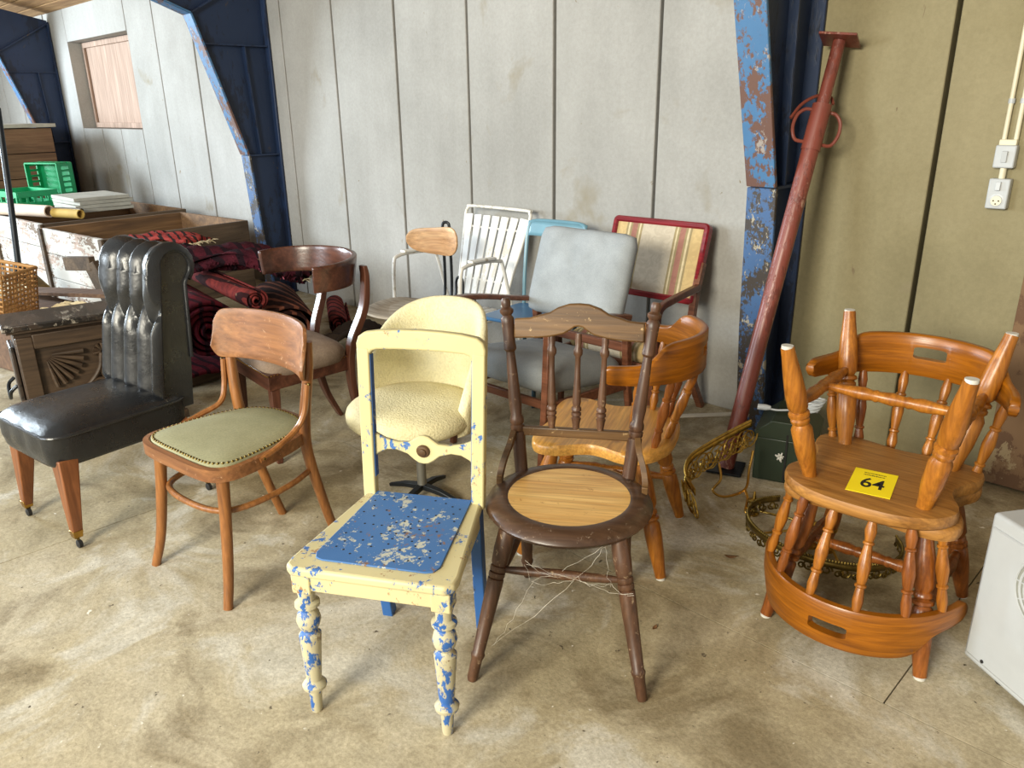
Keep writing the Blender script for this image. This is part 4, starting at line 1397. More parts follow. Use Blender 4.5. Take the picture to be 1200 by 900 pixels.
# ---- pale blue metal chair behind the grey armchair
def blue_metal_chair():
    t = thing('metal_chair', 'pale blue metal chair behind the grey armchair', 'chair', (-2.93, 3.07, 0), 8)
    hoop = smooth_path([(-.195, .255, .44), (-.198, .27, .62), (-.20, .30, .82), (-.19, .315, .90), (-.155, .322, .925), (0, .324, .930), (.155, .322, .925), (.19, .315, .90), (.20, .30, .82), (.198, .27, .62), (.195, .255, .44)], 4)
    MB().tube(hoop, .011, 8).build('back_frame', 'lightblue', t)
    def bf(u, v):
        a = (u - .5) * 2
        return (.20 * a, .318 - .02 * (1 - v) + .012 * a * a - .01, .845 + .083 * v - .004 * abs(a) ** 4)
    MB().grid(bf, 17, 5).build('back_panel', 'lightblue', t, solid=.006, offset=0)
    MB().prism(round_rect(.40, .40, .06), .02, Matrix.Translation((0, .03, .435))).build('seat', 'blueseat', t, bevel=.006)
    for sx in (-1, 1):
        p = smooth_path([(sx * .19, -.20, 0), (sx * .185, -.175, .35), (sx * .185, -.15, .415), (sx * .185, -.08, .428), (sx * .185, .12, .428), (sx * .185, .19, .41), (sx * .188, .22, .35), (sx * .19, .30, 0)], 6)
        MB().tube(p, .012, 10).build('leg_frame', 'tealsteel', t)


blue_metal_chair()


# ================================================================== OTHER THINGS, RIGHT SIDE
# ---- leaning steel prop
def steel_prop():
    b = Vector((-1.555, 2.93, 0.02))
    tp = Vector((-1.495, 3.47, 1.80))
    d = (tp - b).normalized()
    t = thing('steel_prop', 'red oxide adjustable steel prop leaning against the blue column', 'prop', tuple(b))
    L = (tp - b).length
    at = lambda s: d * s
    MB().tube([at(-.012), at(L - .42)], .036, 20).build('outer_tube', 'redoxide', t)
    MB().tube([at(L - .44), at(L - .01)], .026, 18).build('inner_tube', 'redoxide', t)
    MB().tube([at(L - .46), at(L - .27)], .040, 20).build('collar', 'redoxide', t)
    MB().box(d * 0.0 + Vector((0, 0, -.012)), (.15, .15, .010), Matrix.Rotation(R(20), 3, 'Z')).build('base_plate', 'blacksteel', t, bevel=.002)
    a, c = frame(d)
    sx = Vector((.80, .58, 0))
    sx = (sx - d * sx.dot(d)).normalized()
    for sgn in (-1, 1):
        p = smooth_path([at(L - .43) + sx * sgn * .035, at(L - .425) + sx * sgn * .075, at(L - .38) + sx * sgn * .095, at(L - .33) + sx * sgn * .09, at(L - .30) + sx * sgn * .065, at(L - .295) + sx * sgn * .035], 5)
        MB().tube(p, .0075, 8).build('handle', 'redoxide', t)
    # G pin looped through the tube
    side = sx.cross(d)
    pin = smooth_path([at(L - .255) + sx * .045 - side * .02, at(L - .225) + sx * .03 - side * .035, at(L - .225) - sx * .02 - side * .045, at(L - .27) - sx * .075 - side * .04, at(L - .34) - sx * .11 - side * .02], 6)
    MB().tube(pin, .007, 8).build('pin', 'redoxide', t)
    rot = d.to_track_quat('Z', 'Y').to_matrix()
    pl = MB().box(at(L - .004), (.15, .15, .010), rot @ Matrix.Rotation(R(20), 3, 'Z')).build('top_plate', 'redoxide', t, bevel=.002)
    for q in ((-.05, -.05), (.05, -.05), (.05, .05), (-.05, .05)):
        MB().turned(at(L + .0005) + rot @ Matrix.Rotation(R(20), 3, 'Z') @ Vector((q[0], q[1], 0)), at(L + .002) + rot @ Matrix.Rotation(R(20), 3, 'Z') @ Vector((q[0], q[1], 0)), [(0, .008), (1, .008)], 8).build('bolt_hole', 'hole', pl)


steel_prop()


# ---- switch, socket and conduits
def electrics():
    x0 = -.832
    sw = thing('light_switch', 'white surface light switch above the wall socket', 'switch', (x0, WY - .004, 1.345))
    MB().box((0, -.02, 0), (.072, .04, .085)).build('switch_body', 'whiteplastic', sw, bevel=.005)
    MB().box((0, -.044, 0), (.020, .010, .042), Matrix.Rotation(R(6), 3, 'X')).build('rocker', 'whiteplastic', sw, bevel=.002)
    MB().box((0, -.015, .052), (.06, .03, .022)).build('cable_entry', 'creamplastic', sw, bevel=.003)
    so = thing('wall_socket', 'white wall socket with rocker switch below the light switch', 'socket', (x0, WY - .004, 1.205))
    MB().box((0, -.02, 0), (.074, .04, .115)).build('socket_body', 'whiteplastic', so, bevel=.005)
    MB().box((-.002, -.044, .03), (.018, .010, .034), Matrix.Rotation(R(-6), 3, 'X')).build('rocker', 'whiteplastic', so, bevel=.002)
    face = MB().turned((0, -.030, -.026), (0, -.043, -.026), [(0, .026), (.8, .026), (.85, .021), (1.0, .020)], 24).build('socket_face', 'whiteplastic', so)
    MB().turned((0, -.0425, -.026), (0, -.0436, -.026), [(0, .019), (1, .0188)], 24).build('socket_well', 'creamplastic', face)
    for dx, dz in ((-.009, 0), (.009, 0), (0, -.012)):
        MB().turned((dx, -.0435, -.026 + dz), (dx, -.0445, -.026 + dz), [(0, .003), (1, .003)], 8).build('pin_hole', 'hole', face)
    MB().tube([(0, -.02, .055), (0, -.02, .100)], .012, 10).build('link_tube', 'creamplastic', so)
    for dx, l, r_ in ((-.018, 'cream conduit rising from the light switch, clipped to the wall', .0085), (.022, 'cream conduit rising beside the clipped one from the light switch', .0085)):
        c = thing('cable_conduit', l, 'conduit', (x0 + dx, WY - .013, 1.408))
        MB().tube([(0, -.004, 0), (0, 0, .9)], r_, 12).build('conduit_tube', 'creamplastic', c)
        for z in (.13, .5):
            MB().tube([(0, 0, z), (0, 0, z + .018)], r_ + .0035, 12).build('clip', 'whiteplastic', c)


electrics()

# ---- brown sheet standing against the wall
t = MB().box((0, 0, .62), (1.05, .014, 1.24), Matrix.Rotation(R(1.2), 3, 'X')).build('fibreboard_sheet', 'rustboard', None, bevel=.002)
t.location = (-.165, WY - .045, 0.012)
t.rotation_euler = (R(-1.8), 0, 0)
tag(t, 'brown stained board standing against the wall beside the switches', 'board')


# ---- white heater
def heater():
    t = thing('portable_heater', 'white plastic heater with round louvred outlet beside the stacked chairs', 'heater', (-.375, 2.262, 0), -34)
    t.location = (-.392, 2.245, 0)
    W_, D_, H_ = .62, .26, .50
    MB().prism([(0, 0), (W_, 0), (W_, D_), (0, D_)], H_ - .03, Matrix.Translation((0, 0, .028))).build('casing', 'whiteplastic', t, bevel=.012, segs=4)
    MB().prism([(.012, -.006), (W_ - .012, -.006), (W_ - .012, .01), (.012, .01)], H_ - .09, Matrix.Translation((0, 0, .05))).build('front_panel', 'whiteplastic', t, bevel=.005)
    cx, cz = .225, .365
    for k in range(7):
        r_ = .016 + .0145 * k
        ring = [(cx + r_ * math.cos(2 * PI * i / 40), -.010, cz + r_ * math.sin(2 * PI * i / 40)) for i in range(40)]
        MB().tube(ring, .0035, 6, True).build('louvre', 'whiteplastic', t)
    MB().turned((cx, -.0065, cz), (cx, -.0085, cz), [(0, .108), (1, .107)], 40).build('outlet', 'grill', t)
    for k in range(6):
        a = PI * k / 6
        MB().bar((cx - .104 * math.cos(a), -.009, cz - .104 * math.sin(a)), (cx + .104 * math.cos(a), -.009, cz + .104 * math.sin(a)), .004, .003).build('spoke', 'whiteplastic', t)
    MB().turned((.075, -.002, .062), (.075, -.0085, .062), [(0, .006), (1, .005)], 12).build('screw', 'hole', t)
    for x in (.10, .52):
        for y in (.05, .21):
            MB().turned((x, y, 0), (x, y, .035), [(0, .018), (1, .02)], 12).build('foot', 'rubber', t)


heater()


# ---- green metal box and white cable
def green_box():
    t = thing('metal_box', 'dark green metal box on the floor behind the stacked chairs', 'box', (-1.36, 3.08, 0), 18)
    MB().prism([(-.11, -.13), (.13, -.13), (.13, .13), (-.11, .13)], .20, Matrix.Translation((0, 0, .002))).build('box_body', 'greenbox', t, bevel=.006)
    MB().prism([(-.13, .20), (-.13, .225), (-.06, .285), (.06, .285), (.13, .225), (.13, .20)], .27, Matrix.Translation((0.01, .135, 0)) @ Matrix.Rotation(R(90), 4, 'X')).build('box_lid', 'greenbox', t, bevel=.005)
    MB().box((.02, -.135, .12), (.008, .006, .22)).build('strap', 'hole', t)
    kn = MB()
    for a, l in ((15, .020), (70, .028), (118, .022), (165, .030), (232, .026), (285, .034), (330, .018)):
        l = l * .7
        kn.tube([(.0, -.138, .13), (l * .6 * math.cos(R(a)), -.150, .13 + l * .6 * math.sin(R(a))), (l * math.cos(R(a)), -.144, .13 + l * math.sin(R(a)))], [.005, .005, .003], 6)
    kn.build('string_knot', 'capgrey', t)


green_box()
c = MB()
pts = []
for i in range(90):
    a = i / 12 * 2 * PI
    pts.append((.045 * math.cos(a) + .004 * (i // 12), .03 * math.sin(a), .008 * (i / 12) + .012 * math.sin(a * .5)))
c = thing('extension_cable', 'coiled white cable with plug lying on the green box', 'cable', (-1.30, 3.12, .292), 30)
MB().tube(pts, .0045, 6).build('cable_coil', 'whiteplastic', c)
MB().tube(smooth_path([pts[0], (-.05, -.03, .012), (-.12, -.035, .008), (-.16, -.03, .010)], 5), .0045, 6).build('cable_end', 'whiteplastic', c)
MB().turned((-.15, -.03, .014), (-.205, -.025, .014), [(0, .009), (.4, .014), (1, .013)], 10).build('plug', 'whiteplastic', c)


# ---- brass chandelier pieces
def scroll(mb, c, ax, ay, r, turns=1.25, rad=.0035, flip=1):
    pts = []
    for i in range(18):
        f = i / 17
        a = f * turns * 2 * PI * flip
        rr = r * (1 - .65 * f)
        pts.append(Vector(c) + ax * rr * math.cos(a) + ay * rr * math.sin(a))
    mb.tube(pts, rad, 6)


def gallery(name, label, loc, pts, height, mat, n, down=Vector((0, 0, -1))):
    """ornate strip following pts (local), with a beaded band and scrolls hanging along `down`"""
    t = thing(name, label, 'chandelier', loc, 0, 'brass chandelier pieces')
    path = smooth_path(pts, 8)
    m = len(path)
    down = Vector(down).normalized()
    def at(u):
        f = u * (m - 1)
        i = min(m - 2, int(f))
        return path[i].lerp(path[i + 1], f - i)
    def band(u, v):
        return at(u) + down * (.020 * (v - .5))
    MB().grid(band, 48, 3).build('band', mat, t, solid=.006)
    bd = MB()
    k = int(n * 6)
    for i in range(k):
        p = at((i + .5) / k)
        bd.turned(p - down * .012, p - down * .020, [(0, .0055), (.5, .0055), (1, .002)], 6)
    o = bd.build('beading', mat, t)
    o['kind'] = 'stuff'
    sc = MB()
    for i in range(n):
        u = (i + .5) / n
        tang = (at(min(1, u + .01)) - at(max(0, u - .01))).normalized()
        cc = at(u) + down * (height * .52)
        scroll(sc, cc + tang * .008, tang, -down, height * .44, 1.3, .0036, 1 if i % 2 else -1)
        scroll(sc, cc - tang * .014 + down * height * .2, tang, -down, height * .28, 1.2, .0032, -1 if i % 2 else 1)
    o = sc.build('scrollwork', mat, t)
    o['kind'] = 'stuff'
    return t


g1 = gallery('brass_chandelier', 'brass scrollwork chandelier gallery tilted up against the red prop', (-1.48, 2.62, 0), [(.05, -.16, .10), (-.01, -.14, .15), (-.04, -.06, .185), (-.02, .06, .215), (.015, .17, .245), (.045, .27, .265)], .105, 'oldbrass', 15, (.15, -.10, -1))
arms = MB()
arms.tube(smooth_path([(.03, .05, .15), (.06, .02, .10), (.05, -.02, .06), (.10, -.01, .045), (.15, .06, .07), (.13, .12, .13), (.12, .16, .20)], 6), .0055, 8)
arms.tube(smooth_path([(.15, .06, .07), (.18, .03, .05), (.20, -.02, .02), (.21, .0, .012)], 6), .0055, 8)
arms.build('candle_arm', 'brass', g1)
MB().turned((.22, .01, .0), (.215, .015, .10), [(0, .02), (.1, .024), (.2, .010), (.5, .012), (.55, .026), (.65, .026), (.7, .008), (1, .004)], 12).build('candle_cup', 'oldbrass', g1)
ring = [(.27 * math.cos(R(a)), .27 * math.sin(R(a)), .055 + .035 * math.cos(R(a - 250))) for a in range(150, 420, 18)]
g2 = gallery('bronze_chandelier', 'bronze scrollwork chandelier ring lying on the floor under the stacked chairs', (-.97, 2.60, 0), ring, .045, 'bronze', 20, (0, 0, -1))
spk = MB()
for k in range(4):
    a = R(175 + 45 * k)
    spk.tube([(.26 * math.cos(a), .26 * math.sin(a), .03), (.08 * math.cos(a), .08 * math.sin(a), .06)], .005, 8)
    spk.turned((.08 * math.cos(a), .08 * math.sin(a), .02), (.08 * math.cos(a), .08 * math.sin(a), .15), [(0, .022), (.1, .024), (.2, .008), (.6, .010), (.65, .024), (.75, .024), (.8, .006), (1, .004)], 12)
spk.build('candle_holders', 'oldbrass', g2)

# ---- lath strip and dry leaves
o = MB().bar((-.17, 0, .006), (.17, 0, .006), .028, .012, (0, 0, 1)).build('lath_strip', 'lath', None, bevel=.002)
o.location = (-1.96, 3.42, 0)
o.rotation_euler = (0, 0, R(48))
tag(o, 'pale thin lath on the floor by the foot of the wall', 'lath')
for i, (x, y, s, l) in enumerate(((-1.165, 2.285, .022, 'curled brown dry leaf on the floor near the tilted brass rim'), (-1.13, 1.76, .014, 'small grey-brown leaf on bare floor right of the round-seated chair'))):
    m = MB()
    def lf(u, v, s=s):
        a = (u - .5) * 2
        wd = .45 * (1 - a * a)
        return (s * a, s * (v - .5) * 2 * wd, s * (.25 * a * a + .25 * abs(v - .5)))
    o = m.grid(lf, 9, 5).build('dry_leaf', 'leaf', None, solid=.0008)
    o.location = (x, y, .002)
    o.rotation_euler = (0, 0, R(30 + 70 * i))
    tag(o, l, 'leaf')

# ---- cobweb under the round-seated chair
cw = MB()
anchors = [(-1.33, 1.25, .12), (-1.28, 1.36, .30), (-1.17, 1.42, .33), (-1.10, 1.48, .31), (-1.04, 1.50, .30), (-1.25, 1.30, .40), (-1.15, 1.52, .40)]
for a, b in ((0, 1), (1, 2), (2, 3), (3, 4), (1, 5), (2, 6), (2, 5), (3, 6), (0, 2), (1, 6), (5, 3), (2, 4)):
    p, q = Vector(anchors[a]), Vector(anchors[b])
    mid = [p.lerp(q, k / 8) + Vector((random.uniform(-.005, .005), random.uniform(-.005, .005), -.014 * math.sin(PI * k / 8) + random.uniform(-.005, .005))) for k in range(9)]
    cw.tube(mid, [random.uniform(.0002, .0005) for _ in mid], 4)
o = cw.build('cobweb', 'cobweb')
o['kind'] = 'stuff'
tag(o, 'dusty cobweb strands hanging under the round-seated chair', 'cobweb')


# ================================================================== OTHER THINGS, LEFT SIDE
# ---- carved chest
def chest():
    t = thing('carved_chest', 'dark carved oak chest behind the black leather chair', 'chest', (-4.29, .87, 0), 80)
    t.location = (-4.13, .84, 0)
    # local: x along the front (away from the corner), -y is the front face
    Lc, Dc, Hc = .72, .26, .585
    MB().box((Lc / 2, Dc / 2, .04 + (Hc - .04) / 2), (Lc - .02, Dc - .02, Hc - .04)).build('body', 'carved', t, bevel=.004)
    MB().prism([(-.03, -.035), (Lc + .03, -.035), (Lc + .03, Dc + .02), (-.03, Dc + .02)], .03, Matrix.Translation((0, 0, Hc + .012))).build('lid', 'chesttop', t, bevel=.006)
    MB().prism([(-.015, -.02), (Lc + .015, -.02), (Lc + .015, Dc + .01), (-.015, Dc + .01)], .014, Matrix.Translation((0, 0, Hc - .002))).build('lid_moulding', 'carved', t, bevel=.003)
    for x in (.05, Lc - .05):
        MB().box((x, -.004, .31), (.07, .022, .50)).build('stile', 'carved', t, bevel=.004)
    for z in (.085, .535):
        MB().box((Lc / 2, -.004, z), (Lc - .17, .022, .07)).build('rail', 'carved', t, bevel=.004)
    MB().box((Lc / 2, -.004, .02), (Lc, .03, .05)).build('plinth', 'carved', t, bevel=.004)
    MB().box((-.003, Dc / 2, .30), (.02, Dc - .08, .42)).build('end_panel', 'chesttop', t, bevel=.006)
    # carved fans
    for cx, sg in ((.12, 1), (Lc - .12, -1)):
        for k in range(7):
            a = R(2 + 13 * k)
            d = Vector((sg * math.cos(a), 0, -math.sin(a)))
            o0 = Vector((cx, -.006, .46))
            MB().tube([o0 + d * .03, o0 + d * .10, o0 + d * .165], [.004, .010, .013], 8).build('fan_rib', 'carved', t)
    # scroll stems and rosette
    sc = [(.36, -.006, .43), (.34, -.006, .35), (.28, -.006, .28), (.20, -.006, .24), (.15, -.006, .24)]
    MB().tube(smooth_path(sc, 6), .010, 8).build('carved_stem', 'carved', t)
    MB().tube(smooth_path([(Lc - p[0], p[1], p[2]) for p in sc], 6), .010, 8).build('carved_stem', 'carved', t)
    for k in range(7):
        a = R(-10 + 33 * k)
        MB().tube([(.37 + .01 * math.cos(a), -.006, .435 + .01 * math.sin(a)), (.37 + .045 * math.cos(a), -.006, .435 + .045 * math.sin(a))], [.006, .010], 8).build('carved_petal', 'carved', t)
    for cx, cz, r_ in ((.40, .33, .05), (.33, .25, .05), (.43, .25, .05)):
        MB().tube([(cx + r_ * math.cos(2 * PI * i / 24), -.006, cz + r_ * math.sin(2 * PI * i / 24)) for i in range(24)], .007, 6, True).build('carved_ring', 'carved', t)
    hp = smooth_path([(-.014, .12, .30), (-.045, .13, .27), (-.05, .20, .22), (-.045, .27, .27), (-.014, .28, .30)], 5)
    MB().tube(hp, .009, 8).build('handle', 'blacksteel', t)


chest()


# ---- big open wooden bins
def bin_box(label, x0, x1, y0, y1, H_, rotz):
    t = thing('wooden_bin', label, 'crate', (x1, y0, 0), rotz, 'open wooden bins along the wall')
    W_, D_ = x1 - x0, y1 - y0
    th = .03
    def planks(n, f, nm, mat, z0=.0):
        for k in range(n):
            a, b = z0 + (H_ - z0) * k / n, z0 + (H_ - z0) * (k + 1) / n
            f(a, b).build(nm, mat, t, bevel=.003, segs=1)
    planks(3, lambda a, b: MB().box((-W_ / 2, th / 2, (a + b) / 2), (W_ - 2 * th - .004, th, b - a - .006)), 'end_board', 'crateend')
    planks(3, lambda a, b: MB().box((-W_ / 2, D_ - th / 2, (a + b) / 2), (W_ - 2 * th - .004, th, b - a - .006)), 'end_board', 'crateinner')
    planks(3, lambda a, b: MB().box((-th / 2, D_ / 2, (a + b) / 2), (th, D_, b - a - .006)), 'side_board', 'crateside')
    planks(3, lambda a, b: MB().box((-W_ + th / 2, D_ / 2, (a + b) / 2), (th, D_, b - a - .006)), 'side_board', 'crateinner')
    MB().box((-W_ / 2, D_ / 2, .05), (W_ - 2 * th - .01, D_ - 2 * th - .01, .03)).build('bottom', 'crateinner', t)
    for x in (-.004, -W_ + .004):
        MB().box((x + math.copysign(.0, x), -.012, H_ / 2), (.06, .02, H_ - .01)).build('corner_batten', 'crateside', t, bevel=.003)
    return t


bin_box('front wooden bin with whitewashed end, nearest the rolled rugs', -7.60, -6.48, 2.07, 3.36, .635, 6)
bin_box('second wooden bin with whitewashed end, with paper rolls laid across it', -9.05, -7.80, 2.02, 3.36, .64, 4)


# ---- rolled rugs: a real spiral of carpet
def rug_roll(name, label, c, axis, length, r0, r1, turns, mat, thick=.012, grp='rolled and folded rugs', droop=0.0):
    t = thing(name, label, 'rug', tuple(c), 0, grp)
    ax = Vector(axis).normalized()
    a, b = frame(ax)
    def sp(u, v):
        ang = u * turns * 2 * PI
        rr = r0 + (r1 - r0) * u
        wob = 1 + .05 * math.sin(ang * 1.0 + 1.2)
        p = a * math.cos(ang) * rr * wob + b * math.sin(ang) * rr * (1 - .07 * (rr / r1))
        return p + ax * (v - .5) * length + ax * .012 * math.sin(ang * .7)
    MB().grid(sp, int(26 * turns), 5).build('carpet', mat, t, solid=thick)
    return t


def fringe(parent, p0, p1, d, n, l):
    m = MB()
    p0, p1 = Vector(p0), Vector(p1)
    for k in range(n):
        p = p0.lerp(p1, (k + random.uniform(-.3, .3)) / n)
        e = p + Vector(d) * l * random.uniform(.6, 1.2) + Vector((random.uniform(-.02, .02), random.uniform(-.02, .02), random.uniform(-.01, .02)))
        m.tube([p, p.lerp(e, .5) + Vector((0, 0, .006)), e], [.003, .003, .0012], 5)
    o = m.build('fringe', 'fringe', parent)
    o['kind'] = 'stuff'


rug_roll('rolled_rug', 'large crimson rolled rug with its spiral end showing behind the leather chair', (-5.02, 2.00, .318), (1, -.14, 0), 1.15, .03, .20, 4.5, 'rugpink', .022)
rug_roll('rolled_rug', 'brick red thin rolled rug lying on the large crimson roll', (-4.90, 2.27, .465), (1, -.10, -.02), 1.0, .02, .075, 3.2, 'rugorange', .010)
rug_roll('rolled_rug', 'dark patterned rolled rug between the brick red roll and the mahogany chair', (-4.85, 2.62, .20), (1, -.40, 0), .85, .025, .19, 3.4, 'rugdark', .018)
rug_roll('rolled_rug', 'small brick and black rolled rug on the floor under the mahogany yoke', (-5.0, 3.16, .09), (1, -.6, 0), .7, .015, .085, 3, 'rugorange', .010)


def draped_rug(name, label, pts, width, mat, wdir, thick=.02, wav=.012, fr=True):
    t = thing(name, label, 'rug', tuple(pts[0]), 0, 'rolled and folded rugs')
    o0 = Vector(pts[0])
    path = smooth_path([Vector(p) - o0 for p in pts], 6)
    wd = Vector(wdir).normalized()
    n = len(path)
    def fn(u, v):
        p = path[min(n - 1, int(round(u * (n - 1))))]
        return p + wd * (v - .5) * width + Vector((0, 0, wav * math.sin(v * 9 + u * 11) + wav * .6 * math.sin(v * 23 + u * 5)))
    MB().grid(fn, n, 25).build('carpet', mat, t, solid=thick)
    if fr:
        e = path[-1]
        fringe(t, e - wd * width / 2, e + wd * width / 2, (path[-1] - path[-3]).normalized(), 26, .05)
    return t


heap = draped_rug('folded_rug', 'shaggy dark crimson rug heaped on top of the rolled rugs', [(-5.38, 2.0, .56), (-5.2, 2.20, .585), (-5.02, 2.42, .585), (-4.88, 2.62, .55), (-4.80, 2.82, .46)], .36, 'rugred', (.75, -.66, 0), .08, .03)
def pile(parent, n, l, mat):
    m = MB()
    me = parent.children[0].data
    fs = [f for f in me.polygons]
    for k in range(n):
        f = random.choice(fs)
        p = f.center + Vector((random.uniform(-.03, .03), random.uniform(-.03, .03), .002))
        d = Vector((random.uniform(-.7, .7), random.uniform(-.7, .7), random.uniform(.3, 1))).normalized()
        e = p + d * l * random.uniform(.4, 1.2)
        m.tube([p, p.lerp(e, .6) + Vector((0, 0, .004)), e], [.005, .004, .0015], 3)
    o = m.build('pile', mat, parent)
    o['kind'] = 'stuff'


pile(heap, 1100, .045, 'rugred')
pile(heap, 160, .05, 'pinkyarn')
draped_rug('folded_rug', 'flat woven red and black striped kilim on top of the rug heap', [(-6.15, 2.24, .655), (-5.98, 2.32, .665), (-5.80, 2.40, .668), (-5.64, 2.46, .65)], .24, 'kilim', (.3, -.9, 0), .025, .012)
draped_rug('folded_rug', 'crimson rug underneath the large roll, its edge hanging over the timber', [(-5.5, 2.02, .104), (-5.1, 1.97, .106), (-4.7, 1.92, .106), (-4.36, 1.87, .100)], .46, 'rugpink', (.1, 1, 0), .02, .004, False)
draped_rug('dark_cloth', 'crumpled dark brown cloth on the floor right of the mahogany chair', [(-4.50, 2.78, .06), (-4.36, 2.84, .14), (-4.20, 2.90, .13), (-4.08, 2.94, .03)], .30, 'rugblack', (.5, -.9, 0), .02, .03, False)
o = MB().box((0, 0, .038), (.18, .46, .076)).build('timber_block', 'crateside', None, bevel=.004)
o.location = (-4.55, 1.90, 0)
o.rotation_euler = (0, 0, R(8))
tag(o, 'short squared timber block on the floor below the crimson rug', 'timber')


# ---- things around the chest and on the bins
def wicker_basket():
    t = thing('wicker_basket', 'honey coloured wicker lattice basket behind the chest', 'basket', (-5.40, 1.02, .462), (R(0), R(10), R(40)))
    W_, D_, H_ = .42, .30, .26
    MB().box((0, 0, .005), (W_, D_, .01)).build('base', 'wicker', t)
    for (cx, cy, ang, l) in ((0, -D_ / 2, 0, W_), (0, D_ / 2, 0, W_), (-W_ / 2, 0, 90, D_), (W_ / 2, 0, 90, D_)):
        m = MB()
        ca, sa = math.cos(R(ang)), math.sin(R(ang))
        nn = int(l / .028)
        for k in range(nn + 1):
            s = -l / 2 + l * k / nn
            m.tube([(cx + ca * s, cy + sa * s, 0), (cx + ca * s, cy + sa * s, H_)], .005, 6)
        for k in range(10):
            z = H_ * k / 9
            m.tube([(cx - ca * l / 2, cy - sa * l / 2, z), (cx + ca * l / 2, cy + sa * l / 2, z)], .006, 6)
        m.build('lattice_side', 'wicker', t)
    rim = [(-W_ / 2, -D_ / 2, H_), (W_ / 2, -D_ / 2, H_), (W_ / 2, D_ / 2, H_), (-W_ / 2, D_ / 2, H_)]
    m = MB()
    for k in range(4):
        m.tube([rim[k], rim[(k + 1) % 4]], .011, 8)
    m.build('rim', 'wicker', t)


wicker_basket()


def floor_jack():
    t = thing('pole_tool', 'black upright steel pole on a dark cast foot among the clutter', 'tool', (-7.22, 1.66, 0))
    MB().tube([(-.02, -.02, .30), (-.10, .06, 1.0), (-.16, .12, 1.60)], .024, 12).build('pole', 'blacksteel', t)
    MB().box((0, 0, .34), (.16, .14, .12)).build('clamp', 'blacksteel', t, bevel=.01)
    MB().box((.10, .03, .22), (.36, .16, .14), Matrix.Rotation(R(10), 3, 'Y')).build('cast_foot', 'bronze', t, bevel=.02)
    MB().box((0, 0, .08), (.40, .22, .16)).build('base', 'carved', t, bevel=.01)


floor_jack()
o = thing('timber_bracket', 'grey L-shaped timber bracket leaning beside the black pole', 'timber', (-6.15, 1.86, 0), 18)
MB().bar((-.28, 0, .50), (.02, 0, .52), .10, .05, (0, 1, 0)).build('top_piece', 'crateside', o, bevel=.004)
MB().bar((.0, 0, .52), (.22, .02, .03), .12, .05, (0, 1, 0)).build('leaning_piece', 'crateside', o, bevel=.004)
o = MB().bar((0, 0, 0), (.85, .30, .05), .14, .025, (0, 0, 1)).build('loose_plank', 'cratebrown', None, bevel=.003)
o.location = (-5.95, 1.38, .43)
tag(o, 'loose brown plank lying slanted behind the chest lid', 'plank')
o = MB().box((0, 0, .20), (.9, .40, .40)).build('tool_trunk', 'cratebrown', None, bevel=.01)
o.location = (-5.55, 1.32, 0)
o.rotation_euler = (0, 0, R(12))
tag(o, 'low brown wooden trunk under the basket and plank behind the chest', 'trunk')
o = draped_rug('paper_scraps', 'crumpled pale paper and rags between basket and plank', [(-5.20, 1.30, .43), (-5.12, 1.36, .45), (-5.04, 1.42, .445), (-4.98, 1.46, .43)], .16, 'fringe', (.4, -.9, 0), .006, .02, False)
o['category'] = 'paper'
del o['group']

# stack of grey boards
for k in range(4):
    o = MB().box((0, 0, .0165), (.62, .52, .033)).build('grey_board', 'slab', None, bevel=.003)
    o.location = (-8.62 + random.uniform(-.02, .02), 2.73 + random.uniform(-.02, .02), .645 + .0355 * k)
    o.rotation_euler = (0, 0, R(4 + random.uniform(-3, 3)))
    tag(o, ['bottom pale grey board in the stack on the wooden bin', 'second pale grey board from the bottom of the stack on the bin', 'third pale grey board from the bottom of the stack on the bin', 'top pale grey board of the stack on the wooden bin'][k], 'board', 'stacked grey boards')


def roll_tube(name, label, p0, p1, r, mat, hollow=True):
    p0, p1 = Vector(p0), Vector(p1)
    d = (p1 - p0)
    a, b = frame(d)
    prof = [r * .8, r, r, r * .8]
    n = 20
    m = MB()
    vs = []
    for i, (q, rr) in enumerate(((p0, r * .8), (p0, r), (p1, r), (p1, r * .8))):
        vs += [q - p0 + (a * math.cos(2 * PI * k / n) + b * math.sin(2 * PI * k / n)) * rr for k in range(n)]
    fs = []
    for i in range(4):
        j = (i + 1) % 4
        for k in range(n):
            l = (k + 1) % n
            fs.append((i * n + k, i * n + l, j * n + l, j * n + k))
    o = m.add(vs, fs).build(name, mat)
    o.location = p0
    tag(o, label, 'tube', 'tubes and rolls laid across the bin')
    return o


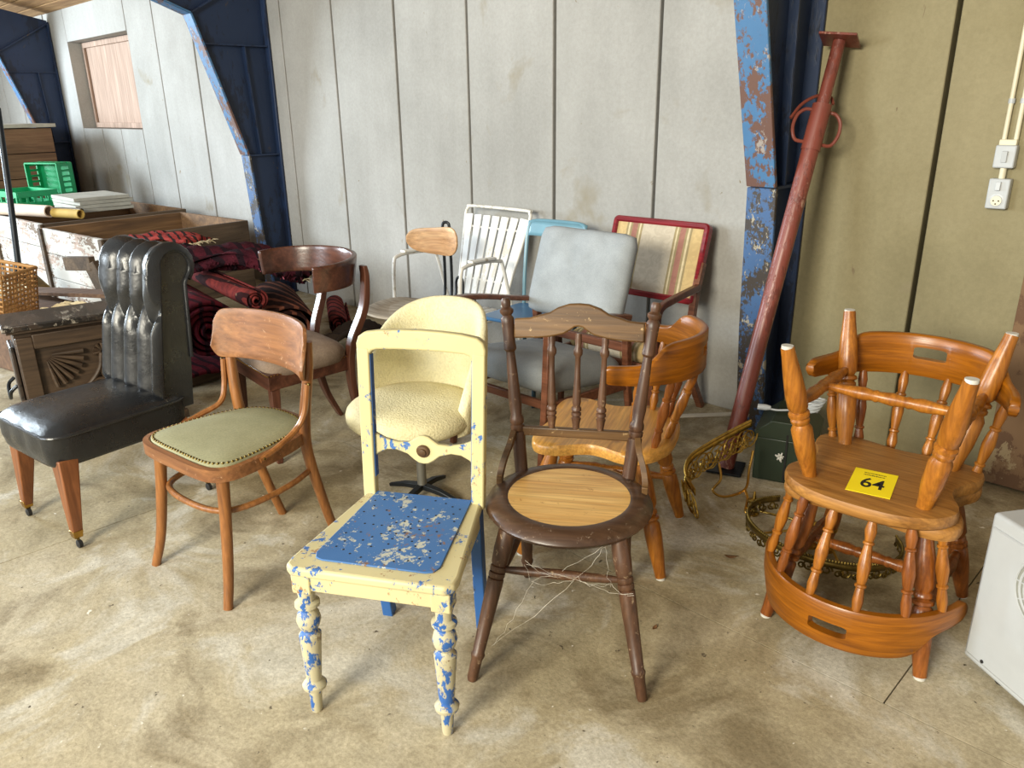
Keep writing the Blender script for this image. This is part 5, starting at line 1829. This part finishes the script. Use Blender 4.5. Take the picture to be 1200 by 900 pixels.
roll_tube('cardboard_tube', 'thick pale cardboard tube laid across the wooden bins', (-9.10, 1.84, .705), (-8.15, 2.20, .705), .055, 'papertube')
roll_tube('paper_roll', 'short ochre paper roll beside the pale cardboard tube', (-8.14, 2.235, .690), (-7.82, 2.36, .690), .042, 'yellowroll')
roll_tube('steel_pipe', 'thin bare steel pipe lying behind the pale cardboard tube', (-9.35, 2.02, .665), (-8.1, 2.46, .69), .025, 'steel')
roll_tube('rolled_cloth', 'maroon and ochre rolled cloth behind the pale cardboard tube', (-9.3, 1.93, .70), (-8.62, 2.17, .70), .038, 'maroonroll')


def plastic_crate(label, loc, rot, size):
    t = thing('bottle_crate', label, 'crate', loc, rot, 'green plastic crates')
    W_, D_, H_ = size
    MB().box((0, 0, .008), (W_, D_, .016)).build('crate_floor', 'greenplastic', t)
    for (cx, cy, ang, l) in ((0, -D_ / 2, 0, W_), (0, D_ / 2, 0, W_), (-W_ / 2, 0, 90, D_), (W_ / 2, 0, 90, D_)):
        m = MB()
        rz = Matrix.Rotation(R(ang), 3, 'Z')
        m.box((cx, cy, H_ - .03), (l, .016, .06), rz)
        m.box((cx, cy, .03), (l, .016, .06), rz)
        for k in range(6):
            s = -l / 2 + .02 + (l - .04) * k / 5
            m.box(Vector((cx, cy, H_ / 2)) + rz @ Vector((s, 0, 0)), (.022, .016, H_ - .1), rz)
        m.build('slatted_side', 'greenplastic', t, bevel=.002, segs=1)
    return t


plastic_crate('green plastic crate lying flat behind the cardboard tube', (-9.52, 2.36, .64), 12, (.56, .40, .17))
c2 = plastic_crate('green plastic crate standing on end behind the flat green crate', (-10.0, 2.86, .87), 0, (.42, .34, .22))
c2.rotation_euler = (R(90), 0, R(30))
o = MB().box((0, 0, .32), (1.0, .9, .64)).build('low_stand', 'cratebrown', None, bevel=.006)
o.location = (-9.72, 2.62, 0)
tag(o, 'low brown wooden stand under the green plastic crates', 'stand')
# tall brown box at the far left
t = thing('brown_crate', 'tall brown boarded crate beyond the green plastic crates', 'crate', (-11.2, 2.6, 0), 8)
for k in range(5):
    MB().box((0, 0, .14 + .28 * k), (1.2, .8, .272)).build('board_course', 'cratebrown', t, bevel=.006)
MB().box((0, 0, 1.425), (1.28, .88, .04)).build('crate_lid', 'slab', t, bevel=.004)
MB().box((.605, -.36, .7), (.03, .08, 1.38)).build('corner_post', 'crateside', t, bevel=.003)
